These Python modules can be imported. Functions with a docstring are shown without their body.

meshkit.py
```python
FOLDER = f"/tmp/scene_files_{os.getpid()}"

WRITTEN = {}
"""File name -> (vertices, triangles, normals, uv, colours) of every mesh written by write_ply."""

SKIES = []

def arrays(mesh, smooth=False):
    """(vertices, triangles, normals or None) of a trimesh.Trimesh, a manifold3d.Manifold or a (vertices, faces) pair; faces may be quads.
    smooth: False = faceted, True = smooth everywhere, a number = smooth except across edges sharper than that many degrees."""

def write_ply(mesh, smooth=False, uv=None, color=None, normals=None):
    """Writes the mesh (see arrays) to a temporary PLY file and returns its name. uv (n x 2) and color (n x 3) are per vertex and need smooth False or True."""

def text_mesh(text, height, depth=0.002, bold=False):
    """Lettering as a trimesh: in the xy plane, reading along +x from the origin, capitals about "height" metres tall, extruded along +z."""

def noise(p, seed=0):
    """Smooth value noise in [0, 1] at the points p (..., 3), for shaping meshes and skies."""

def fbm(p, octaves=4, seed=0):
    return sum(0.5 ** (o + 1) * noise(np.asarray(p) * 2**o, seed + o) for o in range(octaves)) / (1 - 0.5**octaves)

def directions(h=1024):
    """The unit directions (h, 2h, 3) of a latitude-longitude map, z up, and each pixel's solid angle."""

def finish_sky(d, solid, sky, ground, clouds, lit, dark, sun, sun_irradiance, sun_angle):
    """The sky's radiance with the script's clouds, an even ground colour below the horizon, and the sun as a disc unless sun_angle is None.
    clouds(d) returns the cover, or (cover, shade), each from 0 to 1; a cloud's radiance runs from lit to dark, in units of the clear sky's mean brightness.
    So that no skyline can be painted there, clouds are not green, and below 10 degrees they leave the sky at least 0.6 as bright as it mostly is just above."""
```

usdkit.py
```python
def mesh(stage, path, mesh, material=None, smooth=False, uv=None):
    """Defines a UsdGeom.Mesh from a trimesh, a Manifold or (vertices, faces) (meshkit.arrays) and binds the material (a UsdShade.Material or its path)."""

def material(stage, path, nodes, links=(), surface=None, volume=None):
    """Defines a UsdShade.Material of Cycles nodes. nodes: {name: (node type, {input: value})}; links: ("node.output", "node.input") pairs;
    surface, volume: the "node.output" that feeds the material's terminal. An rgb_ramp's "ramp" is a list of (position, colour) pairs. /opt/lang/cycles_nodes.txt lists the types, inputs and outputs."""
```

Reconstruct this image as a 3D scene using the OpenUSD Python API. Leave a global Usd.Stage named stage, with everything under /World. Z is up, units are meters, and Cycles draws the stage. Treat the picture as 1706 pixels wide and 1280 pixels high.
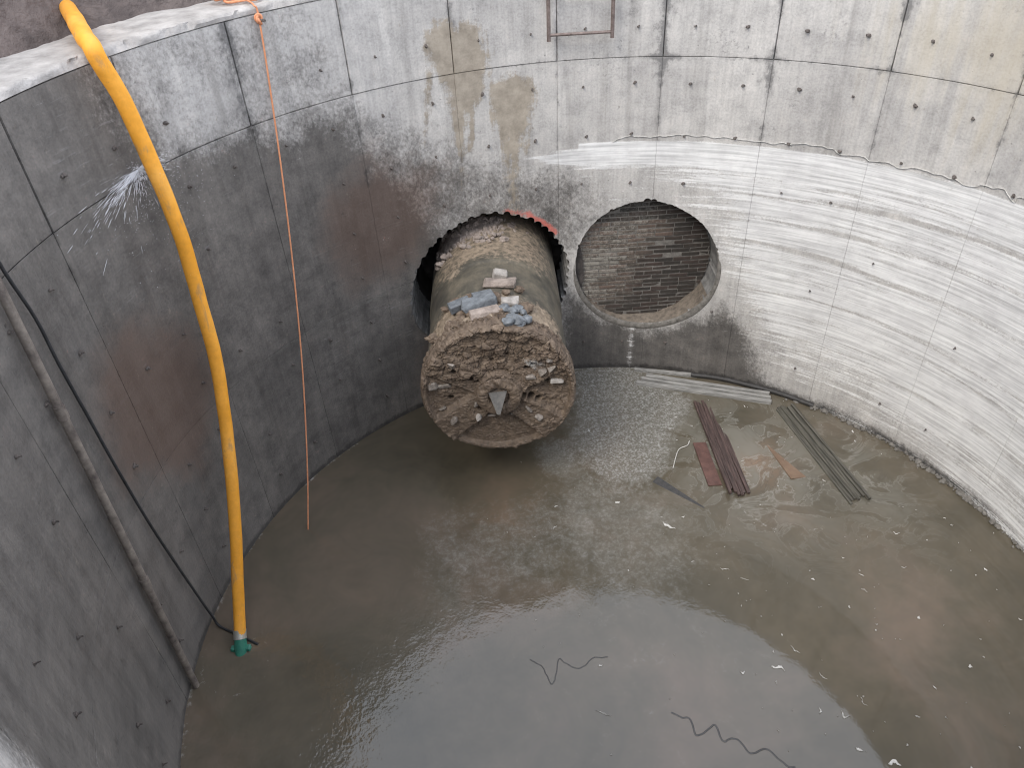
import math, random
import numpy as np, trimesh, manifold3d, usdkit, meshkit
from pxr import Usd, UsdGeom, UsdLux, UsdShade, Gf, Sdf, Vt

stage = Usd.Stage.CreateInMemory()
UsdGeom.SetStageUpAxis(stage, UsdGeom.Tokens.z); UsdGeom.SetStageMetersPerUnit(stage, 1.0)
UsdGeom.Xform.Define(stage, '/World'); UsdGeom.Scope.Define(stage, '/World/Looks')
MAT = '/World/Looks/'

# ------------------------------------------------------------------ camera, sky, sun, exposure
cam = UsdGeom.Camera.Define(stage, '/World/camera')
Rr, Uu, Ff, CC = np.array([0.99816, -0.0371, -0.04791]), np.array([0.06059, 0.6111, 0.78923]), np.array([0, 0.79077, -0.61211]), (-1.09, -4.637, 6.85)
_m = Gf.Matrix4d(*Rr, 0, *Uu, 0, *(-Ff), 0, *CC, 1)
cam.AddTransformOp().Set(_m)
cam.CreateHorizontalApertureAttr(36.0); cam.CreateVerticalApertureAttr(36.0 * 769 / 1024)
cam.CreateFocalLengthAttr(36.0 * 1254.127 / 1706); cam.CreateClippingRangeAttr(Gf.Vec2f(0.05, 2000))
cam.CreateExposureAttr(0.72)

SUN_EL, SUN_AZ = math.radians(50), math.radians(222)          # direction towards the sun: azimuth from +y, clockwise
sund = np.array([math.sin(SUN_AZ) * math.cos(SUN_EL), math.cos(SUN_AZ) * math.cos(SUN_EL), math.sin(SUN_EL)])
dome = UsdLux.DomeLight.Define(stage, '/World/sky')
usdkit.material(stage, MAT + 'sky_air', {
    'sky': ('sky_texture', {'sky_type': 'single_scattering', 'sun_disc': False, 'sun_elevation': SUN_EL, 'sun_rotation': SUN_AZ, 'air_density': 1.0, 'aerosol_density': 2.0}),
    'hs': ('hsv', {'saturation': 0.5, 'value': 1.0}),
    'tc': ('texture_coordinate', {}), 'n': ('noise_texture', {'scale': 2.2, 'detail': 5, 'roughness': 0.55}),
    'rp': ('rgb_ramp', {'ramp': [(0.3, (0.80,) * 3), (0.7, (0.97,) * 3)]}), 'cl': ('color', {'value': (12.1, 12.9, 14.6)}),
    'mx': ('mix', {'mix_type': 'mix'}),
    'bg': ('background_shader', {'strength': 0.11})},
    [('sky.color', 'hs.color'), ('tc.generated', 'n.vector'), ('n.fac', 'rp.fac'), ('hs.color', 'mx.color1'), ('rp.color', 'mx.fac'), ('cl.color', 'mx.color2'), ('mx.color', 'bg.color')], surface='bg.background')
UsdShade.MaterialBindingAPI.Apply(dome.GetPrim()).Bind(UsdShade.Material.Get(stage, MAT + 'sky_air'))
sun = UsdLux.DistantLight.Define(stage, '/World/sun')
sun.CreateNormalizeAttr(True); sun.CreateIntensityAttr(0.38); sun.CreateAngleAttr(24.0); sun.CreateColorAttr(Gf.Vec3f(1.0, 0.93, 0.83))
zl = sund; xl = np.cross([0, 0, 1], zl); xl /= np.linalg.norm(xl); yl = np.cross(zl, xl)
sun.AddTransformOp().Set(Gf.Matrix4d(*xl, 0, *yl, 0, *zl, 0, 0, 0, 0, 1))

# ------------------------------------------------------------------ helpers
counts = {}
def numbered(parent, name):
    k = (parent, name); n = counts.get(k, 0); counts[k] = n + 1
    return f'{parent}/{name}' if n == 0 else f'{parent}/{name}_{n:03d}'
def pathof(parent):
    return '/World' if parent is None else (parent if isinstance(parent, str) else str(parent.GetPath()))
def tag(prim, label=None, category=None, group=None, kind=None):
    for k, v in (('label', label), ('category', category), ('group', group), ('kind', kind)):
        if v: prim.SetCustomDataByKey(k, v)
    return prim
def thing(name, label, category, group=None, loc=None, rotz=0.0):
    x = UsdGeom.Xform.Define(stage, numbered('/World', name))
    if loc is not None:
        x.AddTranslateOp().Set(Gf.Vec3d(*map(float, loc)))
        if rotz: x.AddRotateZOp().Set(math.degrees(rotz))
    return tag(x.GetPrim(), label, category, group)
def obj(name, mesh, m, parent=None, smooth=False, paint=None):
    """one Mesh prim; paint(v) -> dict of primvar name -> (n,3), computed on the final vertices"""
    v, f, n = meshkit.arrays(mesh, smooth)
    p = UsdGeom.Mesh.Define(stage, numbered(pathof(parent), name))
    p.CreatePointsAttr(Vt.Vec3fArray.FromNumpy(v.astype(np.float32)))
    p.CreateFaceVertexCountsAttr(Vt.IntArray.FromNumpy(np.full(len(f), 3, np.int32)))
    p.CreateFaceVertexIndicesAttr(Vt.IntArray.FromNumpy(f.astype(np.int32).ravel()))
    p.CreateSubdivisionSchemeAttr('none')
    if n is not None:
        p.CreateNormalsAttr(Vt.Vec3fArray.FromNumpy(n.astype(np.float32))); p.SetNormalsInterpolation('vertex')
    if paint is not None:
        for k, a in paint(v).items():
            UsdGeom.PrimvarsAPI(p).CreatePrimvar(k, Sdf.ValueTypeNames.Color3fArray, 'vertex').Set(Vt.Vec3fArray.FromNumpy(np.asarray(a, np.float32)))
    UsdShade.MaterialBindingAPI.Apply(p.GetPrim()).Bind(UsdShade.Material.Get(stage, MAT + m))
    return p.GetPrim()
fbm, noise = meshkit.fbm, meshkit.noise
from scipy.spatial import cKDTree
def worley(P, size, seed):
    """cracked clods: (distance to the nearest crack in cell sizes, a random number per cell) at points P"""
    P = np.asarray(P, float); sh = P.shape[:-1]; Q = P.reshape(-1, P.shape[-1]) / size; rg = np.random.default_rng(seed)
    Q = Q + .35 * np.stack([fbm(np.c_[Q * .9, 0 * Q[:, 0]][:, :3] + 9 * k, 2, seed + k) - .5 for k in range(Q.shape[1])], -1)
    lo, hi = Q.min(0) - 1, Q.max(0) + 1; S = lo + rg.random((int(np.prod(hi - lo)), Q.shape[1])) * (hi - lo)
    d, i = cKDTree(S).query(Q, k=2)
    return (d[:, 1] - d[:, 0]).reshape(sh), rg.random(len(S))[i[:, 0]].reshape(sh)
def sstep(a, b, x):
    t = np.clip((x - a) / (b - a), 0, 1); return t * t * (3 - 2 * t)
def grid_faces(nr, nc, flip=False):
    i = np.arange(nr * nc).reshape(nr, nc)
    q = np.stack([i[:-1, :-1], i[:-1, 1:], i[1:, 1:], i[1:, :-1]], -1).reshape(-1, 4)
    return q[:, ::-1] if flip else q
def tri(q): return np.vstack([q[:, [0, 1, 2]], q[:, [0, 2, 3]]])
def sdist(P, poly):
    """signed distance (inside positive) of 2-D points to a polygon"""
    poly = np.asarray(poly, float); out = np.full(len(P), 1e9); ins = np.zeros(len(P), bool)
    for a, b in zip(poly, np.roll(poly, -1, 0)):
        ab = b - a; t = np.clip(((P - a) @ ab) / max(ab @ ab, 1e-12), 0, 1)
        out = np.minimum(out, np.hypot(*(P - a - t[:, None] * ab).T))
        c = (a[1] > P[:, 1]) != (b[1] > P[:, 1])
        if abs(ab[1]) > 1e-12: ins ^= c & (P[:, 0] < ab[0] * (P[:, 1] - a[1]) / ab[1] + a[0])
    return np.where(ins, out, -out)
def linedist(P, pts):
    pts = np.asarray(pts, float); out = np.full(len(P), 1e9)
    for a, b in zip(pts[:-1], pts[1:]):
        ab = b - a; t = np.clip(((P - a) @ ab) / max(ab @ ab, 1e-12), 0, 1)
        out = np.minimum(out, np.hypot(*(P - a - t[:, None] * ab).T))
    return out
def catmull(pts, n=12):
    p = np.asarray(pts, float); p = np.vstack([2 * p[0] - p[1], p, 2 * p[-1] - p[-2]]); out = []
    for i in range(1, len(p) - 2):
        t = np.linspace(0, 1, n, endpoint=False)[:, None]
        a, b, c, d = p[i - 1:i + 3]
        out.append(.5 * (2 * b + (c - a) * t + (2 * a - 5 * b + 4 * c - d) * t**2 + (3 * b - a - 3 * c + d) * t**3))
    return np.vstack(out + [p[-2][None]])
def tube(pts, r, sides=10, caps=True):
    p = np.asarray(pts, float); n = len(p); r = np.broadcast_to(np.asarray(r, float), (n,))
    t = np.gradient(p, axis=0); t /= np.linalg.norm(t, axis=1, keepdims=True)
    ref = np.array([0, 0, 1.]) if abs(t[0][2]) < .9 else np.array([1., 0, 0])
    u = np.cross(t[0], ref); u /= np.linalg.norm(u); V = []
    ang = np.linspace(0, 2 * np.pi, sides, endpoint=False)
    for i in range(n):
        u = u - t[i] * (u @ t[i]); u /= np.linalg.norm(u); w = np.cross(t[i], u)
        V.append(p[i] + r[i] * (np.cos(ang)[:, None] * u + np.sin(ang)[:, None] * w))
    V = np.vstack(V); F = []
    for i in range(n - 1):
        for k in range(sides):
            a, b = i * sides + k, i * sides + (k + 1) % sides
            F += [[a, b, b + sides], [a, b + sides, a + sides]]
    if caps:
        V = np.vstack([V, p[0], p[-1]]); c0, c1 = len(V) - 2, len(V) - 1
        for k in range(sides):
            F += [[c0, (k + 1) % sides, k], [c1, (n - 1) * sides + k, (n - 1) * sides + (k + 1) % sides]]
    return trimesh.Trimesh(V, np.array(F), process=False)
cat = trimesh.util.concatenate
def revolve(prof, n=180, flip=False):
    """closed (r, z) profile turned about z"""
    prof = np.asarray(prof, float); m = len(prof); th = np.linspace(0, 2 * np.pi, n, endpoint=False)
    V = np.stack([prof[None, :, 0] * np.sin(th)[:, None], prof[None, :, 0] * np.cos(th)[:, None], np.broadcast_to(prof[None, :, 1], (n, m))], -1).reshape(-1, 3)
    F = []
    for i in range(n):
        for k in range(m):
            a, b = i * m + k, i * m + (k + 1) % m; c, d = ((i + 1) % n) * m + k, ((i + 1) % n) * m + (k + 1) % m
            F += [[a, b, d], [a, d, c]]
    t = trimesh.Trimesh(V, np.array(F), process=False)
    if t.volume < 0: t.invert()
    return t
def to_man(t): return manifold3d.Manifold(manifold3d.Mesh(np.asarray(t.vertices, np.float32), np.asarray(t.faces, np.uint32)))
def from_man(m):
    k = m.to_mesh(); return trimesh.Trimesh(k.vert_properties[:, :3], k.tri_verts, process=False)
def rough_box(sx, sy, sz, seed, jit=.08, ch=.12):
    """a chipped, chamfered block: hull of jittered corner triples, about 40 triangles"""
    r = np.random.default_rng(seed); P = []
    c = ch * min(sx, sy, sz)
    for a in (-1, 1):
        for b in (-1, 1):
            for d in (-1, 1):
                q = np.array([a * sx, b * sy, d * sz]) / 2 + r.normal(0, jit * min(sx, sy, sz), 3)
                for e in range(3):
                    o = -np.array([a, b, d]) * c * r.uniform(.5, 1.3); o[e] = 0
                    P.append(q + o)
    return trimesh.Trimesh(P).convex_hull
def clod(size, seed, squash=(1, 1, .7), sub=3, rough=.35):
    t = trimesh.creation.icosphere(subdivisions=sub); v = np.array(t.vertices)
    k = 1 + rough * (fbm(v * 1.3 + seed * 7.1, 3, seed) - .5) * 2 + rough * .35 * (np.abs(noise(v * 4.2 + seed, seed) - .5) * 2 - .5)
    t.vertices = v * k[:, None] * size * np.array(squash); return t

# ------------------------------------------------------------------ materials
def pos(scale=(1, 1, 1), rot=(0, 0, 0)): return ('mapping', {'scale': scale, 'rotation': rot})
def simple(name, lo, hi, scale, rough=.6, bump=.3, bscale=None, detail=6, metallic=0.0, spec=.5, stretch=(1, 1, 1), coord='object', dist=.01, extra=None):
    usdkit.material(stage, MAT + name, {
        'tc': ('texture_coordinate', {}), 'mp': pos(stretch), 'n': ('noise_texture', {'scale': scale, 'detail': detail, 'roughness': .65}),
        'n2': ('noise_texture', {'scale': bscale or scale * 4, 'detail': 5, 'roughness': .6}),
        'rp': ('rgb_ramp', {'ramp': [(.3, lo), (.7, hi)]}),
        'b': ('bump', {'strength': bump, 'distance': dist}),
        'p': ('principled_bsdf', {'roughness': rough, 'metallic': metallic, 'specular_ior_level': spec})},
        [('tc.' + coord, 'mp.vector'), ('mp.vector', 'n.vector'), ('mp.vector', 'n2.vector'), ('n.fac', 'rp.fac'), ('rp.color', 'p.base_color'), ('n2.fac', 'b.height'), ('b.normal', 'p.normal')], surface='p.BSDF')

class G:
    """small node-graph writer"""
    def __init__(s): s.n, s.l, s.k = {}, [], 0
    def add(s, kind, ins=None, **links):
        s.k += 1; nm = f'{kind}_{s.k}'; s.n[nm] = (kind, ins or {})
        for a, b in links.items(): s.l.append((b, f'{nm}.{a}'))
        return nm
    def math(s, op, a, b=None, clamp=False, c=None):
        ins = {'math_type': op, 'use_clamp': clamp}; lk = {}
        for k, x in (('value1', a), ('value2', b), ('value3', c)):
            if isinstance(x, str): lk[k] = x
            elif x is not None: ins[k] = float(x)
        return s.add('math', ins, **lk) + '.value'
    def noise(s, vec, scale, detail=5, rough=.6, st=(1, 1, 1), rot=(0, 0, 0), loc=(0, 0, 0), dist=0.0):
        m = s.add('mapping', {'scale': st, 'rotation': rot, 'location': loc}, vector=vec)
        return s.add('noise_texture', {'scale': scale, 'detail': detail, 'roughness': rough, 'distortion': dist}, vector=m + '.vector') + '.fac'
    def ss(s, x, a, b, to0=0.0, to1=1.0):
        return s.add('map_range', {'range_type': 'smoothstep', 'from_min': a, 'from_max': b, 'to_min': to0, 'to_max': to1, 'clamp': True}, value=x) + '.result'
    def mix(s, fac, a, b, op='mix'):
        ins, lk = {'mix_type': op}, {}
        for k, x in (('fac', fac), ('color1', a), ('color2', b)):
            if isinstance(x, str): lk[k] = x
            else: ins[k] = x
        return s.add('mix', ins, **lk) + '.color'
    def ramp(s, x, stops): return s.add('rgb_ramp', {'ramp': stops}, fac=x) + '.color'
    def sep(s, attr):
        a = s.add('attribute', {'attribute': attr}); q = s.add('separate_color', {}, color=a + '.color')
        return q + '.r', q + '.g', q + '.b'
    def cov(s, mask, nz, k=1.0, soft=.18):
        """noisy coverage: mask 0..1 broken up by a 0..1 noise"""
        e = s.math('multiply_add', s.math('subtract', nz, .5), k, c=mask)
        return s.ss(e, .5 - soft, .5 + soft)
    def done(s, name, surface): usdkit.material(stage, MAT + name, s.n, s.l, surface=surface)

def wall_material():
    g = G(); pc = g.add('attribute', {'attribute': 'pc'}) + '.vector'
    white, wet, mud = g.sep('ma'); brown, red, mold = g.sep('mb'); scr, yel, lip = g.sep('mc')
    big = g.noise(pc, .9, 5, .6); mid = g.noise(pc, 5, 7, .68); fine = g.noise(pc, 40, 5, .65); drip = g.noise(pc, 5.5, 5, .6, st=(1, .07, 1)); pore = g.noise(pc, 22, 3, .5)
    board = g.noise(pc, 26, 4, .6, st=(1, .05, 1))
    col = g.ramp(big, [(.3, (.37, .355, .338)), (.7, (.52, .50, .472))])
    col = g.mix(.55, col, g.ramp(mid, [(.28, (.55, .55, .56)), (.5, (.95, .95, .95)), (.75, (1.2, 1.19, 1.17))]), 'multiply')
    col = g.mix(.5, col, g.ramp(drip, [(.3, (.55, .54, .53)), (.5, (1, 1, 1)), (.75, (1.18, 1.17, 1.15))]), 'multiply')
    col = g.mix(.35, col, g.ramp(board, [(.3, (.7, .7, .7)), (.6, (1.08, 1.08, 1.08))]), 'multiply')
    col = g.mix(.4, col, g.ramp(fine, [(.3, (.65, .65, .65)), (.6, (1.1, 1.1, 1.1))]), 'multiply')
    # air pores and dark speckle
    pr = g.ss(pore, .70, .76); col = g.mix(g.math('multiply', pr, .55), col, (.1, .1, .1))
    ye = g.cov(yel, drip, 1.2, .3); col = g.mix(g.math('multiply', ye, .62), col, (.40, .35, .26))
    br = g.cov(brown, mid, .7, .35); col = g.mix(g.math('multiply', br, .6), col, (.24, .17, .135))
    mo = g.cov(mold, g.math('multiply_add', g.noise(pc, 13, 6, .75, st=(1, .7, 1)), .7, c=g.math('multiply', fine, .3)), 2.6, .28); col = g.mix(g.math('multiply', mo, .72), col, (.085, .083, .083))
    cl1 = g.math('multiply', g.ss(g.noise(pc, 1.6, 4, .6, loc=(7, 2, 0)), .52, .68), g.ss(g.noise(pc, 17, 5, .78), .52, .64)); col = g.mix(g.math('multiply', cl1, .5), col, (.12, .118, .118))
    # wet, darkened concrete; the edge breaks into spatter
    sp = g.noise(pc, 24, 4, .75, st=(1, .8, 1), rot=(0, 0, .6))
    wt = g.cov(wet, g.math('multiply_add', sp, .6, c=g.math('multiply', g.noise(pc, 3.2, 5, .62), .4)), 2.0, .36)
    wetc = g.mix(.6, g.ramp(mid, [(.3, (.115, .112, .11)), (.7, (.24, .235, .23))]), g.ramp(big, [(.3, (.56, .51, .48)), (.7, (1.03, .93, .87))]), 'multiply')
    wetc = g.mix(g.math('multiply', br, .5), wetc, (.26, .19, .16))
    col = g.mix(wt, col, g.mix(.86, col, g.mix(1.0, col, wetc, 'multiply')))
    # brushed whitewash, streaks run round the shaft
    s1 = g.noise(pc, 2.6, 5, .62, st=(.16, 2.6, 1), dist=.12); s2 = g.noise(pc, 9, 6, .7, st=(.1, 3.2, 1), dist=.1); s3 = g.noise(pc, 55, 4, .6, st=(.22, 1, 1))
    s4 = g.noise(pc, 38, 4, .7)
    bn = g.math('multiply_add', s1, .32, c=g.math('multiply_add', s2, .33, c=g.math('multiply_add', s3, .13, c=g.math('multiply', s4, .22))))
    wh = g.cov(white, bn, 3.4, .17)
    wcol = g.mix(.6, g.mix(.7, g.ramp(s2, [(.32, (.43, .428, .425)), (.60, (.77, .765, .755))]), g.ramp(mid, [(.3, (.80, .79, .79)), (.6, (1.02, 1.02, 1.01))]), 'multiply'), g.ramp(big, [(.3, (.86, .85, .85)), (.7, (1.02, 1.02, 1.0))]), 'multiply')
    col = g.mix(g.math('multiply', wh, .95), col, wcol)
    md = g.cov(mud, g.math('multiply_add', g.noise(pc, 11, 6, .72), .5, c=g.math('multiply', g.noise(pc, 12, 4, .6, st=(1, .06, 1)), .5)), 2.8, .22)
    mcol = g.ramp(mid, [(.3, (.19, .158, .118)), (.7, (.38, .33, .262))])
    col = g.mix(g.math('multiply', md, .88), col, mcol)
    sc = g.noise(pc, 34, 3, .6, st=(.07, 1, 1), rot=(0, 0, .75))
    sw = g.math('multiply', g.ss(sc, .56, .74), g.math('multiply', scr, g.ss(g.noise(pc, 6, 4, .6), .42, .6))); col = g.mix(g.math('multiply', sw, .55), col, (.5, .5, .5))
    rd = g.cov(red, g.math('multiply_add', mid, .5, c=g.math('multiply', fine, .5)), 2.0, .3); col = g.mix(g.math('multiply', rd, .8), col, (.50, .12, .09))
    lp = g.math('multiply', lip, .9); col = g.mix(lp, col, g.ramp(mid, [(.3, (.20, .17, .14)), (.7, (.37, .34, .30))]))
    ro = g.mix(wt, (.82,) * 3, g.ramp(mid, [(.3, (.36,) * 3), (.7, (.6,) * 3)]))
    ro = g.mix(wh, ro, (.85,) * 3)
    hgt = g.math('multiply_add', fine, .35, c=g.math('multiply_add', mid, .5, c=g.math('multiply_add', md, .8, c=g.math('multiply_add', wh, .12, c=g.math('multiply', pr, -.8)))))
    b = g.add('bump', {'strength': .45, 'distance': .012}, height=hgt)
    p = g.add('principled_bsdf', {'specular_ior_level': .4}, base_color=col, roughness=ro, normal=b + '.normal')
    g.done('shaft_concrete', p + '.BSDF')
wall_material()

def water_material():
    g = G(); pc = g.add('attribute', {'attribute': 'pc'}) + '.vector'; scum, swirl, rip = g.sep('ma'); brown, foam, cl = g.sep('mb')
    big = g.noise(pc, .55, 5, .6, dist=.5); mid = g.noise(pc, 2.2, 6, .62, dist=1.2); fine = g.noise(pc, 34, 4, .7); blob = g.noise(pc, 14, 5, .7, dist=.4)
    sw = g.noise(pc, 1.35, 6, .58, dist=2.6, loc=(3, 1, 0))
    col = g.ramp(big, [(.3, (.060, .053, .037)), (.5, (.092, .078, .056)), (.7, (.132, .102, .077))])
    col = g.mix(.5, col, g.ramp(mid, [(.3, (.78, .80, .80)), (.7, (1.15, 1.12, 1.08))]), 'multiply')
    col = g.mix(g.math('multiply', brown, .8), col, g.ramp(sw, [(.35, (.22, .145, .10)), (.6, (.15, .115, .082))]))
    swf = g.math('multiply', swirl, g.ss(sw, .36, .66)); col = g.mix(g.math('multiply', swf, .5), col, (.20, .195, .17))
    ln = g.ss(g.math('absolute', g.math('subtract', sw, .5)), .0, .028, 1.0, .0); ln2 = g.ss(g.math('absolute', g.math('subtract', sw, .42)), .0, .02, 1.0, .0)
    col = g.mix(g.math('multiply', g.math('multiply', ln, swirl), .38), col, (.30, .29, .265)); col = g.mix(g.math('multiply', g.math('multiply', ln2, swirl), .35), col, (.05, .045, .036))
    scb = g.cov(scum, g.math('multiply_add', blob, .5, c=g.math('multiply', mid, .5)), 1.5, .3)
    spk = g.ss(g.math('multiply_add', fine, .6, c=g.math('multiply', blob, .4)), .44, .62)
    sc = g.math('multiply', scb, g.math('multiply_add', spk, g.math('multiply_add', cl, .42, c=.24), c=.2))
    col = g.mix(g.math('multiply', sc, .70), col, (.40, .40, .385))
    fo = g.cov(foam, blob, 1.4, .2); col = g.mix(g.math('multiply', fo, .6), col, (.42, .41, .39))
    ro = g.math('multiply_add', sc, .28, c=.045)
    w1 = g.noise(pc, 7, 3, .5, dist=.3); w2 = g.noise(pc, 30, 2, .5)
    h = g.math('multiply_add', g.math('multiply', w1, rip), 1.0, c=g.math('multiply_add', g.math('multiply', w2, rip), .35, c=g.math('multiply', sc, .03)))
    b = g.add('bump', {'strength': .22, 'distance': .03}, height=h)
    p = g.add('principled_bsdf', {'ior': 1.58, 'specular_ior_level': .5}, base_color=col, roughness=ro, normal=b + '.normal')
    g.done('muddy_water', p + '.BSDF')
water_material()

def mud_material():
    g = G(); tc = g.add('texture_coordinate') + '.object'; a, r_, b_ = g.sep('ma')   # a = crust of dry mud, r_ = dark hole, b_ = grey stone chips
    big = g.noise(tc, 2.2, 5, .6); mid = g.noise(tc, 14, 7, .7); fine = g.noise(tc, 60, 5, .7); st = g.noise(tc, 9, 5, .65, st=(.5, 1, 2.4), rot=(.2, .3, .1))
    col = g.ramp(mid, [(.25, (.048, .037, .029)), (.5, (.135, .103, .077)), (.75, (.27, .218, .168))])
    col = g.mix(.7, col, g.ramp(big, [(.3, (.68, .63, .62)), (.7, (1.2, 1.15, 1.08))]), 'multiply')
    col = g.mix(.4, col, g.ramp(st, [(.3, (.6, .58, .56)), (.7, (1.2, 1.2, 1.2))]), 'multiply')
    wetd = g.mix(.8, (.125, .098, .075), g.ramp(mid, [(.3, (.45, .43, .42)), (.7, (1.5, 1.42, 1.35))]), 'multiply')
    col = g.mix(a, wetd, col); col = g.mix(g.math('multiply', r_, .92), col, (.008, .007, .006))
    col = g.mix(g.cov(b_, mid, 1.2, .15), col, g.ramp(fine, [(.3, (.26, .25, .24)), (.7, (.45, .44, .42))]))
    h = g.math('multiply_add', mid, .8, c=g.math('multiply', fine, .35))
    b = g.add('bump', {'strength': .8, 'distance': .02}, height=h)
    ro = g.math('multiply_add', a, .35, c=.45)
    p = g.add('principled_bsdf', {'specular_ior_level': .35}, base_color=col, roughness=ro, normal=b + '.normal')
    g.done('machine_mud', p + '.BSDF')
mud_material()

def barrel_material():
    g = G(); tc = g.add('texture_coordinate') + '.object'; a, s_, c_ = g.sep('ma')
    big = g.noise(tc, 3, 5, .62, dist=.4); mid = g.noise(tc, 16, 6, .68); ln = g.noise(tc, 10, 4, .6, st=(2.5, .35, 2.5))
    col = g.ramp(big, [(.3, (.045, .042, .036)), (.5, (.088, .080, .064)), (.7, (.145, .126, .096))])
    col = g.mix(.6, col, g.ramp(mid, [(.3, (.6, .6, .58)), (.7, (1.25, 1.2, 1.15))]), 'multiply')
    col = g.mix(.4, col, g.ramp(ln, [(.3, (.7, .7, .7)), (.7, (1.15, 1.15, 1.1))]), 'multiply')
    mudc = g.ramp(mid, [(.3, (.14, .108, .075)), (.7, (.29, .23, .17))])
    col = g.mix(g.cov(a, mid, 1.3, .2), col, mudc)
    b = g.add('bump', {'strength': .5, 'distance': .012}, height=g.math('multiply_add', mid, .7, c=g.math('multiply', ln, .3)))
    p = g.add('principled_bsdf', {'specular_ior_level': .4, 'roughness': .62}, base_color=col, normal=b + '.normal')
    g.done('shield_steel', p + '.BSDF')
barrel_material()

def brick_material():
    g = G(); tc = g.add('texture_coordinate') + '.object'; oi = g.add('attribute', {'attribute': 'ma'}); q = g.add('separate_color', {}, color=oi + '.color')
    wet, tone, lime = q + '.r', q + '.g', q + '.b'
    mid = g.noise(tc, 26, 6, .7); fine = g.noise(tc, 90, 4, .65); big = g.noise(tc, 4, 4, .6)
    col = g.ramp(tone, [(0, (.085, .072, .06)), (.5, (.105, .083, .067)), (1, (.135, .096, .078))])
    col = g.mix(.7, col, g.ramp(mid, [(.28, (.5, .5, .5)), (.7, (1.25, 1.22, 1.2))]), 'multiply')
    li = g.cov(lime, g.math('multiply_add', mid, .6, c=g.math('multiply', fine, .4)), 1.8, .14); col = g.mix(g.math('multiply', li, .8), col, (.245, .23, .20))
    col = g.mix(g.cov(wet, big, .8, .25), col, g.mix(1.0, col, (.42, .44, .46), 'multiply'))
    b = g.add('bump', {'strength': .6, 'distance': .006}, height=mid)
    p = g.add('principled_bsdf', {'roughness': .75, 'specular_ior_level': .35}, base_color=col, normal=b + '.normal')
    g.done('brick_clay', p + '.BSDF')
brick_material()

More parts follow.
